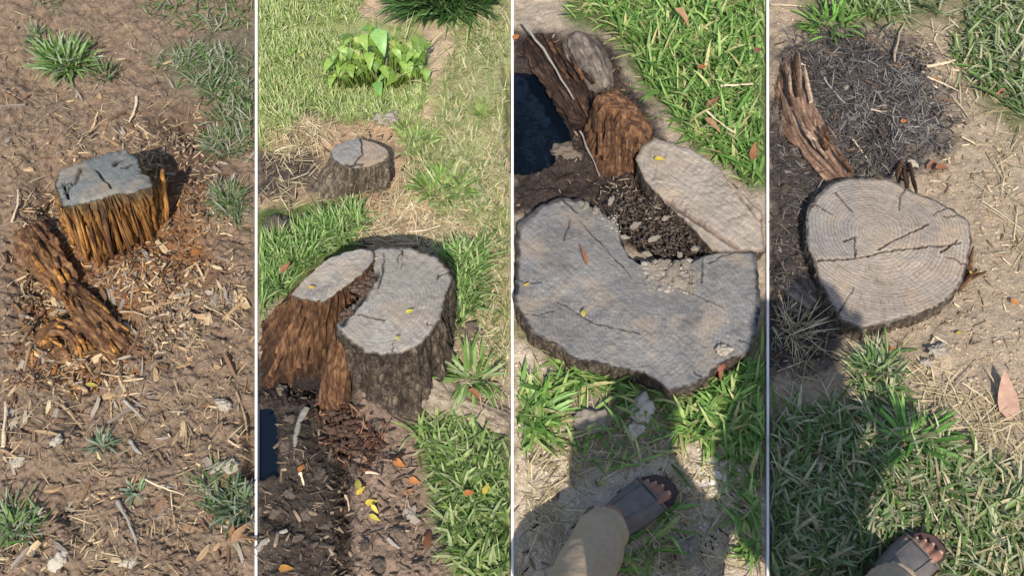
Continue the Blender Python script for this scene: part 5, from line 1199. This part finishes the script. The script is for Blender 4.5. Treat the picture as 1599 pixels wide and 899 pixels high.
# sticks
def stick(px0, px1, rad, label, mat='stick', bendv=0.12, z=0.012, seed=0, cat='stick', name='stick', group=None):
    rr = np.random.default_rng(600 + seed)
    t = np.linspace(0, 1, 9)
    x = px0[0] + (px1[0] - px0[0]) * t; y = px0[1] + (px1[1] - px0[1]) * t
    p = ground_at(x, y); lin = p[0] + (p[-1] - p[0]) * t[:, None]
    q = lin.copy(); q[:, 2] = np.maximum(lin[:, 2], 0.2 * p[:, 2] + 0.8 * lin[:, 2]) + z
    ax = lin[-1] - lin[0]; sd = np.array([-ax[1], ax[0], 0])
    q += sd[None] * (0.6 * bendv * rr.uniform(-1, 1) * np.sin(t * math.pi) + 0.012 * rr.uniform(-1, 1, 9))[:, None]
    V, Fc = tube(q, rad * 0.85 * (1.0 - 0.5 * t) * rr.uniform(0.65, 1.2, 9), 6, 0.55)
    o = obj(name, V, Fc, M[mat], origin=q[4], smooth=False)
    return tag(o, label, cat, group)
stick((215, 155), (203, 195), .0055, 'pale curved splinter standing out on soil beyond the amber stump', 'stick_pale', seed=1)
stick((130, 215), (176, 185), .004, 'thin stick behind the amber stump', seed=2)
stick((155, 180), (150, 200), .004, 'short pale twig behind the amber stump', 'stick_pale', seed=3)
stick((216, 198), (245, 220), .005, 'brown stick lying close behind the amber stump', seed=4)
stick((292, 555), (320, 485), .0032, 'long thin twig slanting over the soil right of the rotten root', seed=5)
stick((320, 480), (385, 520), .0036, 'dark twig on the right of the trampled soil', seed=6)
stick((195, 628), (228, 660), .005, 'grey-brown stick below the rotten root', 'stick_grey', seed=7)
stick((100, 635), (130, 670), .006, 'stout stick on the left of the trampled soil', seed=8)
stick((140, 675), (160, 655), .0045, 'short stick near the sparse flattened tuft', seed=9)
stick((228, 750), (290, 775), .003, 'fine pale twig across the lower trampled soil', 'stick_pale', seed=10)
stick((185, 785), (216, 850), .0055, 'dark curved stick near the bottom of the trampled soil', 'stick_grey', seed=11)
stick((358, 690), (390, 707), .0045, 'pale stick near the right edge of the trampled soil', 'stick_pale', seed=12)
stick((370, 615), (388, 690), .005, 'brown stick standing along the right edge of the trampled soil', seed=13)
stick((205, 690), (224, 712), .006, 'thick short stick in the middle of the trampled soil', 'stick_grey', seed=14)
stick((190, 490), (232, 498), .005, 'orange-brown sliver right of the rotten root top', seed=15)
stick((160, 586), (205, 592), .0035, 'thin dark twig just under the rotten root', seed=16)
stick((20, 350), (30, 300), .005, 'pale stick at the left edge beside the amber stump', 'stick_pale', seed=17)
stick((8, 700), (12, 630), .006, 'pale strip of wood at the left edge of the trampled soil', 'stick_pale', seed=18)
stick((815, 64), (893, 186), .0055, 'long pale grey stick leaning along the edge of the deep blue puddle', 'stick_grey', 0.05, 0.085, 20)
stick((905, 215), (935, 285), .004, 'thin grey stick against the broken brown chunk', 'stick_grey', 0.05, 0.03, 21)
stick((1120, 155), (1170, 152), .006, 'pale straight stick lying on the long bright grass', 'stick_pale', 0.03, 0.06, 22)
stick((1098, 190), (1145, 226), .0055, 'pale stick slanting down the edge of the long bright grass', 'stick_pale', 0.05, 0.05, 23)
stick((952, 610), (954, 680), .006, 'brown stick standing between the clods before the broad stump', 'stick', 0.05, 0.012, 24)
stick((575, 495), (606, 488), .005, 'brown stick lying on the grey face of the split stump', 'stick', 0.03, 0.258, 25)
stick((535, 700), (620, 710), .0025, 'long thin twig across the mud below the split stump', 'stick_grey', seed=26)
stick((606, 842), (626, 858), .006, 'pale stub of wood on the lower brown mud', 'stick_grey', seed=27)
stick((540, 775), (546, 800), .004, 'small pale twig by the dark trench in the mud', 'stick_pale', seed=28)
stick((572, 740), (592, 743), .005, 'short pale twig on the brown mud', 'stick_pale', seed=29)
stick((470, 740), (476, 760), .005, 'pale scrap standing in the grey mud', 'stick_pale', seed=30)
stick((402, 860), (450, 830), .012, 'thick grey stick half sunk in the mud at lower left', 'stick_grey', seed=31)
stick((480, 640), (462, 700), .010, 'dark ridge of root in the mud left of the splintered shard', 'stick_grey', seed=32)
stick((640, 365), (690, 355), .004, 'pale stick on the bare patch behind the split stump', 'stick_pale', seed=33)
stick((1330, 222), (1354, 255), .0035, 'pale split twig behind the cracked stump', 'stick_pale', seed=40)
stick((1358, 175), (1395, 178), .003, 'thin pale twig on the charred litter', 'stick_pale', seed=41)
stick((1446, 124), (1498, 148), .004, 'pale stick beyond the charred litter', 'stick_pale', seed=42)
stick((1398, 165), (1405, 210), .0028, 'curved dark twig standing on the charred litter', 'stick_grey', 0.25, seed=43)
stick((1500, 218), (1525, 232), .0045, 'short pale stick right of the charred litter', 'stick_pale', seed=44)
stick((1532, 318), (1590, 360), .0025, 'forked thin twig on soil right of the cracked stump', 'stick_pale', seed=45)
stick((1475, 620), (1525, 565), .003, 'thin twig rising from the straw in front of the cracked stump', 'stick', seed=46)
stick((1500, 600), (1555, 640), .0035, 'pale straw-coloured stick beside the big pinkish leaf', 'stick_pale', seed=47)
stick((1395, 100), (1410, 40), .006, 'brown strip of bark at the top of the charred litter', 'stick', seed=48)
stick((1202, 12), (1255, 15), .006, 'brown stick along the top left of the charred plot', 'stick', seed=49)
stick((1246, 103), (1262, 108), .005, 'pale chip-like stick left in the charred litter', 'stick_pale', seed=50)
stick((1285, 125), (1318, 165), .005, 'grey stick lying in the charred litter', 'stick_grey', seed=51)
stick((1510, 390), (1518, 440), .008, 'reddish bark strip leaning on the right rim of the cracked stump', 'stick', seed=52)
stick((1445, 108), (1490, 98), .008, 'pale thick stick at the edge of the far grass', 'stick_pale', seed=53)

# stones and clods
def stone_mesh(seed, mat, flat=0.55):
    V, Fc = ICO3
    X, Y, Z = V.T
    n = fbm(X * 1.2 + seed * 3, Y * 1.2 + Z * 0.9, seed, 2) - 0.5
    n2 = fbm(X * 3.4 + seed + Z * 2, Y * 3.4 - Z * 2.4, seed + 3, 3) - 0.5
    n3 = fbm(X * 9 + Z * 7, Y * 9 - Z * 6, seed + 5, 2) - 0.5
    V = V * (1 + n * 1.1 + n2 * 1.1 + n3 * 0.45)[:, None] * np.array([1.15, 0.9, flat])
    return make_mesh('stone', V, np.array(Fc), mat, smooth=True)
STONES = {k: [stone_mesh(i + 7, M[k]) for i in range(5)] for k in ('stone', 'mud_clod', 'dried_mud')}
def stone(px, py, r, label, i=0, name='stone', z=None, cat=None, mat='stone'):
    me = STONES[mat][i % 5]
    o = drop(name, me, px, py, label, cat or name, 'stones and clods', scale=r, lift=r * (0.25 if mat == 'stone' else -0.05), z=z, tilt=0.15); return o
for k, (x, y, r, lb) in enumerate([(350, 632, .016, 'roundish tan stone at the right of the trampled soil'), (92, 875, .018, 'whitish stone at the bottom left of the trampled soil'), (30, 722, .016, 'pale upright stone chip at the left of the trampled soil'), (88, 690, .014, 'small whitish stone left of the sparse tuft'), (203, 878, .016, 'pale stone at the bottom of the trampled soil'),
        (354, 730, .022, 'flat tan wood block at the lower right of the trampled soil'), (60, 800, .012, 'small clod at the lower left of the trampled soil'), (22, 645, .016, 'cream stone near the left edge of the trampled soil'), (50, 540, .012, 'small pale clod left of the rotten wood heap')]):
    stone(x, y, r, lb, k)
stone(928, 655, .034, 'large grey clod in the shade before the broad stump', 1, 'clod', mat='dried_mud')
stone(1002, 645, .032, 'pale clod right of the large grey clod', 2, 'clod')
stone(992, 672, .022, 'smaller pale clod under the pair before the broad stump', 3, 'clod')
stone(1074, 860, .028, 'flat white stone at the bottom near the heel', 4)
stone(884, 240, .036, 'rounded grey-brown clod at the edge of the deep blue puddle', 0, 'clod', mat='mud_clod')
stone(1128, 548, .018, 'tan block of wood resting at the front rim of the broad stump', 2, 'wood_block', 0.078, 'wood block')
stone(1462, 550, .022, 'cracked pale clod on soil in front of the cracked stump', 3, 'clod')
stone(1446, 566, .014, 'small clod left of the cracked pale clod', 4, 'clod')
stone(1228, 295, .016, 'dark clod in the soil darkened for shade left of the cracked stump', 1, 'clod', mat='mud_clod')
stone(1320, 138, .010, 'small pale pebble in the charred litter', 2)
stone(1424, 256, .014, 'pinkish pale stone behind the back rim of the cracked stump', 0)
stone(602, 188, .03, 'pale whitish clod behind the small round stump', 3, 'clod')
stone(740, 520, .03, 'brown clod in the grass right of the split stump', 2, 'clod', mat='mud_clod')
stone(432, 352, .03, 'brown earth lump at the left edge beyond the bright grass', 1, 'clod', mat='mud_clod')
stone(640, 805, .02, 'grey crumpled lump on the lower brown mud', 4, 'clod')
for k, (x, y, r) in enumerate([(440, 610, .02), (455, 655, .018), (448, 700, .02), (470, 725, .015), (452, 770, .016), (480, 800, .018), (430, 800, .016), (500, 740, .02), (465, 840, .018), (510, 820, .016), (420, 880, .016), (560, 690, .014), (585, 660, .018), (610, 690, .013), (570, 850, .016), (620, 830, .018), (590, 880, .02), (555, 730, .016)]):
    o = stone(x, y, r * 0.75, 'mud clod in trampled mud ' + nearest(x, y, [(430, 610, 'under the brown split flank'), (450, 660, 'just right of the left puddle'), (448, 700, 'beside the lower part of the left puddle'), (475, 730, 'by the pale standing scrap'), (450, 775, 'below the left puddle'), (480, 800, 'left of the dark trench'), (430, 800, 'above the thick sunken stick'), (500, 740, 'at the upper left of the dark trench'), (465, 840, 'right of the thick sunken stick'), (510, 820, 'at the left bank of the dark trench'), (420, 880, 'at the bottom left corner'), (560, 690, 'below the splintered shard'), (585, 660, 'under the dark root of the split stump'), (610, 690, 'by the long thin twig'), (570, 850, 'right of the dark trench at the bottom'), (620, 830, 'by the pale stub of wood'), (590, 880, 'at the bottom edge right of the trench'), (555, 730, 'just above the trail of yellow leaves')]), k, 'mud_clod', cat='clod', mat='mud_clod'); o['group'] = 'mud clods in the trampled mud'
for k, (x, y, r, z_, wh) in enumerate([(1035, 412, .017, .076, 'upper left'), (1052, 420, .022, .078, 'centre'), (1070, 413, .016, .076, 'top'), (1082, 432, .020, .078, 'right'), (1062, 440, .019, .078, 'lower middle'), (1040, 436, .016, .076, 'lower left'), (1078, 450, .015, .076, 'lowest'), (1020, 418, .013, .076, 'far left'), (930, 330, .015, .078, ''), (915, 322, .011, .078, 'tip'), (992, 352, .014, .062, 'in'), (1022, 372, .013, .062, 'deep'), (955, 312, .012, .06, 'a'), (1062, 398, .012, .068, 'b'), (1010, 396, .014, .072, 'c'), (975, 370, .012, .072, 'd'), (1085, 388, .011, .066, 'e'), (1040, 340, .010, .06, 'f')]):
    lb = {'': 'pale mud lump on the left edge of the rot hollow', 'tip': 'small mud lump at the tip left of the rot hollow', 'in': 'grey mud lump lying in the middle of the rot hollow', 'a': 'mud lump at the foot of the torn brown chunk', 'b': 'mud lump on the front edge of the rot hollow', 'c': 'mud lump at the front left corner of the rot hollow', 'd': 'mud lump on the left side of the rot hollow', 'e': 'small mud lump at the right end of the rot hollow', 'f': 'tiny mud lump in the rot hollow under the pale slab', 'deep': 'small grey lump deep in the rot hollow beside pale slab'}.get(wh, wh + ' lump of the dried mud patch on the broad grey stump')
    o = stone(x, y, r, lb, k, 'mud_lump', z_, 'mud lump', 'dried_mud'); o.scale = (r * rc.uniform(0.6, 1.3), r * rc.uniform(0.45, 0.9), r * rc.uniform(0.5, 1.1))
# brown fungus at the front right rim of the broad stump
fr = empty('bracket_fungus', G(1122, 575, 0.04), 'round brown bracket fungus at the front right rim of the broad stump', 'fungus')
V, Fc = ICO2
obj('cap', V * np.array([0.021, 0.018, 0.009]) + G(1121, 570, 0.062), [tuple(f) for f in Fc], mat_plain('fungus_brown', '#7d4a38', 0.55, 60, 0.5, 0.3), fr)
V, Fc = tube([G(1124, 574, 0.06), G(1125, 590, 0.03), G(1123, 598, 0.01)], [0.006, 0.005, 0.005], 8)
obj('stalk', V, Fc, bpy.data.materials['fungus_brown'], fr)

# ------------------------------------------------------------------ the two people (left foot in view; the rest stands just in front of the frame)
SKIN = mat_plain('brown_skin', '#87604d', 0.5, 40, 0.25, 0.1, 0.35)
NAIL = mat_plain('toenail', '#b08a78', 0.35, 40, 0.1, 0.05)
LEATHER = mat_plain('grey_leather', '#625b57', 0.55, 45, 0.5, 0.35, 0.35)
SOLE = mat_plain('dark_sole', '#37302d', 0.7, 60, 0.3, 0.2)
INSOLE = mat_plain('worn_insole', '#4a3733', 0.7, 60, 0.35, 0.2)
KHAKI = mat_plain('khaki_cloth', '#a48f78', 0.9, 90, 0.3, 0.4, 0.1)
SHIRT = mat_plain('blue_cloth', '#5a6a80', 0.9, 260, 0.25, 0.2, 0.1)
HAIR = mat_plain('black_hair', '#15110f', 0.6, 200, 0.4, 0.5)
def capsule(pts, rads, sides=14, squash=1.0):
    pts = np.asarray(pts, float); rads = list(rads)
    a = pts[0] - (pts[1] - pts[0]) / (np.linalg.norm(pts[1] - pts[0]) + 1e-9) * rads[0] * 0.6
    b = pts[-1] + (pts[-1] - pts[-2]) / (np.linalg.norm(pts[-1] - pts[-2]) + 1e-9) * rads[-1] * 0.7
    return tube(np.vstack([a, pts, b]), [rads[0] * 0.55] + rads + [rads[-1] * 0.5], sides, squash)
def ell(c, r):
    V, Fc = ICO2; return V * np.array(r) + np.array(c), [tuple(f) for f in Fc]
def remeshed(name, parts, mat, parent, voxel, smooth=4, disp=None):
    V, Fc = merge(parts)
    o = obj(name, V, Fc, mat, parent)
    m = o.modifiers.new('join', 'REMESH'); m.mode = 'VOXEL'; m.voxel_size = voxel; m.use_smooth_shade = True
    s_ = o.modifiers.new('soften', 'SMOOTH'); s_.iterations = smooth; s_.factor = 0.5
    if disp:
        tx = bpy.data.textures.new(name + '_folds', 'CLOUDS'); tx.noise_scale = disp[0]
        d = o.modifiers.new('folds', 'DISPLACE'); d.texture = tx; d.strength = disp[1]; d.mid_level = 0.5
    return o
def person(toe_px, heading, shin_dir, pelvis_off, torso_lean, label, turn=-60):
    h = R(heading)
    fx = np.array([math.cos(h), math.sin(h), 0]); fy = np.array([-math.sin(h), math.cos(h), 0]); fz = np.array([0, 0, 1.0])
    toe = G(*toe_px, 0.02)
    zb = 0.004
    A0 = toe - fx * 0.205; A0[2] = zb
    def L(o, x, y, z, m=1): return o + fx * x + fy * y * m + fz * z
    tq = R(turn); sax = np.array([math.cos(tq), math.sin(tq), 0]); fwd = np.array([-math.sin(tq), math.cos(tq), 0])   # shoulder axis, facing
    B0 = A0 + np.array([pelvis_off[0], pelvis_off[1] - 0.02, 0]) + sax * 0.1     # right foot, out of the picture
    root = empty('person', ((A0 + B0) / 2) * np.array([1, 1, 0]), label, 'person')
    body, legs = [], []
    def foot(o, m):
        secs = [(-.062, .026, .026, .05), (-.04, .033, .034, .054), (-.01, .034, .044, .062), (.03, .036, .036, .058), (.065, .04, .027, .05), (.1, .043, .02, .042), (.125, .042, .015, .037)]
        V = []
        n = 18
        for x, ww, hh, zc in secs:
            for k in range(n):
                a = 2 * math.pi * k / n
                V.append(L(o, x, ww * math.cos(a) - 0.004 * (x > .05), zc - .005 + hh * math.sin(a) * (1 if math.sin(a) > 0 else 0.8), m))
        Fc = [tuple(f) for f in grid_faces(len(secs), n, True)] + [tuple(range(n))[::-1], tuple(range((len(secs) - 1) * n, len(secs) * n))]
        if m < 0: Fc = [f[::-1] for f in Fc]
        body.append((np.array(V), Fc))
        toes = [(.118, -.026, .172, -.029, .0125), (.12, -.005, .174, -.0055, .0082), (.118, .010, .166, .0115, .0076), (.114, .024, .155, .027, .0072), (.108, .036, .142, .041, .0068)]
        nails = []
        for x0, y0, x1, y1, r in toes:
            body.append(capsule([L(o, x0, y0, .036, m), L(o, (x0 + x1) / 2, (y0 + y1) / 2, .042, m), L(o, x1 - r * .6, y1, .032, m)], [r * 0.95, r, r * 1.0], 10))
            nails.append((L(o, x1 - r * .35, y1, .032 + r * .86, m), r))
        return nails
    nails = foot(A0, 1); foot(B0, -1)
    sd_ = np.array(shin_dir, float); sd_ /= np.linalg.norm(sd_)
    ankA = L(A0, 0, 0, .095); kneeA = ankA + sd_ * 0.42
    pel = A0 + np.array([pelvis_off[0], pelvis_off[1], pelvis_off[2]])
    hipA = pel - sax * 0.085 - np.array([0, 0, 0.02]); hipB = pel + sax * 0.085 - np.array([0, 0, 0.02])
    ankB = L(B0, 0, 0, .095); kneeB = (ankB + hipB) / 2 + np.array([0.02, 0.05, 0])
    body.append(capsule([L(A0, -.012, 0, .06), ankA, ankA + sd_ * .12, ankA + sd_ * .22, kneeA], [.035, .034, .044, .052, .054]))
    body.append(capsule([L(B0, -.012, 0, .06), ankB, ankB + (kneeB - ankB) * .3, ankB + (kneeB - ankB) * .55, kneeB], [.035, .034, .044, .052, .054]))
    for k_, h_ in ((kneeA, hipA), (kneeB, hipB)): body.append(capsule([k_, (k_ + h_) / 2, h_], [.055, .068, .082]))
    tl = np.array(torso_lean, float); tl /= np.linalg.norm(tl)
    waist = pel + tl * .16; chest = pel + tl * .36; neck = pel + tl * .52; head = pel + tl * .66 + fwd * .02
    tor = [pel - tl * .05, waist, chest, pel + tl * .46, neck]
    V, Fc = tube(tor, [.14, .125, .15, .12, .06], 20, .68, upv=fwd); body.append((V, Fc))
    body.append(capsule([neck - tl * .03, head - tl * .05], [.055, .05]))
    body.append(ell(head, (.075, .092, .112)))
    body.append(ell(head + fwd * .09 - np.array([0, 0, .02]), (.018, .018, .02)))                 # nose
    for q in (-1, 1): body.append(ell(head + sax * .08 * q - np.array([0, 0, .01]), (.017, .017, .03)))   # ears
    hands = []
    for q in (-1, 1):
        sh = pel + tl * .45 + sax * .155 * q; el = sh + sax * .01 * q - fwd * .05 - np.array([0, 0, .27]); wr = el - sax * .10 * q + fwd * .18 + np.array([0, 0, .02])
        body.append(capsule([sh, (sh + el) / 2, el], [.05, .045, .04])); body.append(capsule([el, (el + wr) / 2, wr], [.04, .036, .027]))
        pd = (wr - el) / np.linalg.norm(wr - el); palm = wr + pd * .05
        sx = np.array([0, 1, 0]) - pd * pd[1]; sx /= np.linalg.norm(sx)
        body.append(capsule([wr, palm, wr + pd * .085], [.024, .03, .028], 12))
        for fi, (off, ln) in enumerate([(-.024, .062), (-.008, .075), (.008, .07), (.023, .055)]):
            b = wr + pd * .085 + sx * off; inn = np.array([-q * 1.0, 0, 0])
            body.append(capsule([b, b + pd * ln * .5 + inn * .006, b + pd * ln * .9 + inn * .022], [.0085, .008, .007], 8))
        b = wr + pd * .035 + sx * .026
        body.append(capsule([b, b + pd * .03 + sx * .018, b + pd * .055 + sx * .02], [.011, .0095, .0085], 8))
    remeshed('body', body, SKIN, root, 0.0032, 2)
    for c, r in nails[:4]:
        V, Fc = ICO1
        obj('toenail', V * np.array([r * .62, r * .62, r * .2]) + c, [tuple(f) for f in Fc], NAIL, root)
    for q in (-1, 1):
        V, Fc = ell(head + sax * .03 * q + fwd * .066 + np.array([0, 0, .005]), (.012, .012, .008)); obj('eye', V, Fc, bpy.data.materials['white_paint'], root)
    V, Fc = ell(head + fwd * .082 - np.array([0, 0, .055]), (.016, .016, .008)); obj('mouth', V, Fc, NAIL, root)
    remeshed('hair', [ell(head - fwd * .012 + np.array([0, 0, .03]), (.084, .098, .098))], HAIR, root, 0.006, 2)
    # clothes
    leg = []
    for o_, ank, kn, hp, d in ((A0, ankA, kneeA, hipA, sd_), (B0, ankB, kneeB, hipB, (kneeB - ankB) / np.linalg.norm(kneeB - ankB))):
        ks = np.array([.035, .05, .1, .2, .3, .42]); P_ = [ank + d * k for k in ks[:-1]] + [kn, kn + (hp - kn) * .3, kn + (hp - kn) * .7, hp + (hp - kn) * .08]
        t_ = np.linspace(0, len(P_) - 1, 52); pp = np.stack([np.interp(t_, range(len(P_)), [q[k] for q in P_]) for k in range(3)], -1)
        for _ in range(4): pp[1:-1] = (pp[:-2] + pp[1:-1] * 2 + pp[2:]) / 4
        rd = np.interp(t_, range(len(P_)), [.054, .056, .061, .067, .073, .078, .082, .095, .1])
        V, Fc = tube(pp, rd, 26); ii = np.repeat(np.arange(52), 26); jj = np.tile(np.arange(26), 52)
        sw = ii * 0.62 + 1.6 * np.sin(jj / 26 * 2 * math.pi + 0.8) + 2.2 * np.sin(jj / 26 * 4 * math.pi) * 0.4
        fold = np.sin(sw) * (0.5 + vn(ii * .22, jj * .25, 4)) * np.exp(-((ii - 4) / 16.0) ** 2) + 0.4 * np.sin(sw * 0.6 + 2) * np.exp(-((ii - 26) / 9.0) ** 2)
        dv = V - pp[ii]; V = V + dv / np.linalg.norm(dv, axis=1)[:, None] * (0.0055 * fold)[:, None]
        leg.append((V, Fc))
    leg.append(tube([pel - tl * .1, pel, pel + tl * .12], [.155, .172, .155], 20, .76, upv=fwd))
    tr = remeshed('trousers', leg, KHAKI, root, 0.005, 2, (0.085, 0.014))
    sh_ = [tube([pel + tl * .0, waist, chest, pel + tl * .45, pel + tl * .5], [.17, .162, .182, .158, .088], 20, .74, upv=fwd)]
    for q in (-1, 1):
        sh = pel + tl * .44 + sax * .15 * q; el = sh + sax * .01 * q - fwd * .05 - np.array([0, 0, .27])
        sh_.append(tube([sh - sax * .03 * q + np.array([0, 0, .02]), sh, sh + (el - sh) * .7], [.072, .078, .068], 16))
    remeshed('shirt', sh_, SHIRT, root, 0.007, 3, (0.06, 0.016))
    # sandals
    for o_, m in ((A0, 1), (B0, -1)):
        s0 = []
        out = [(-.078, 0), (-.072, .024), (-.05, .034), (0, .036), (.05, .042), (.09, .05), (.125, .052), (.16, .047), (.188, .032), (.205, .008), (.207, -.018), (.198, -.038), (.175, -.047), (.13, -.049), (.09, -.047), (.05, -.041), (0, -.036), (-.05, -.034), (-.072, -.024)]
        n = len(out); V = [L(o_, x, y, z, m) for z, gsc in ((0, 1), (.017, 1)) for x, y in out]
        Fc = [tuple(range(n))[::-1], tuple(range(n, 2 * n))] + [(k, (k + 1) % n, n + (k + 1) % n, n + k) for k in range(n)]
        if m < 0: Fc = [f[::-1] for f in Fc]
        so = obj('sandal', V, Fc, SOLE, root, smooth=False)
        b = so.modifiers.new('round', 'BEVEL'); b.width = .004; b.segments = 2
        V = [L(o_, x * .96 + .002, y * .9, z, m) for z in (.0172, .0205) for x, y in out]
        obj('insole', V, Fc, INSOLE, so, smooth=False)
        # broad upper band over the instep
        xs = np.linspace(.005, .138, 12); nn = 18; V = []
        for x in xs:
            fr_ = (x - .005) / .133
            wl = np.interp(x, [0, .05, .09, .138], [.042, .047, .052, .053]); ht = np.interp(x, [0, .04, .09, .138], [.108, .092, .068, .05])
            for k in range(nn):
                a = math.pi * (k / (nn - 1)); cx = math.cos(a); sxx = math.sin(a)
                xx = x + (0.018 * sxx - .012) * (fr_ * 2 - 1) * (1 if fr_ < .5 else -0.6)
                V.append(L(o_, xx, wl * np.sign(cx) * abs(cx) ** .75, .014 + (ht - .014) * sxx ** .8, m))
        Fc = [tuple(f) for f in grid_faces(len(xs), nn)]
        if m > 0: Fc = [f[::-1] for f in Fc]
        up = obj('upper_strap', V, Fc, LEATHER, so)
        sm_ = up.modifiers.new('thick', 'SOLIDIFY'); sm_.thickness = .004; sm_.offset = 1
        # stitched seam welts
        for yk in (6, 11):
            ln = np.array(V).reshape(len(xs), nn, 3)[:, yk] + np.array([0, 0, .003])
            Vw, Fw = tube(ln, [.0013] * len(xs), 6); obj('seam', Vw, Fw, LEATHER, up)
        rim = np.array(V).reshape(len(xs), nn, 3)[-1] + np.array([0, 0, .002]); Vw, Fw = tube(rim, [.0024] * nn, 6); obj('strap_edge', Vw, Fw, LEATHER, up)
    return root
person((1046, 748), 39, (-.36, -.80, .48), (0.11, -0.66, 0.46), (0.06, -0.12, 1), 'person in khaki trousers and dark grey open-toed sandal in front of the broad stump', -50)
person((1464, 838), 36, (-.22, -.72, .66), (-0.16, -0.54, 0.89), (0.33, -0.2, 1), 'person at the edge of the dusty grass, sandal strap and toes showing', -68)
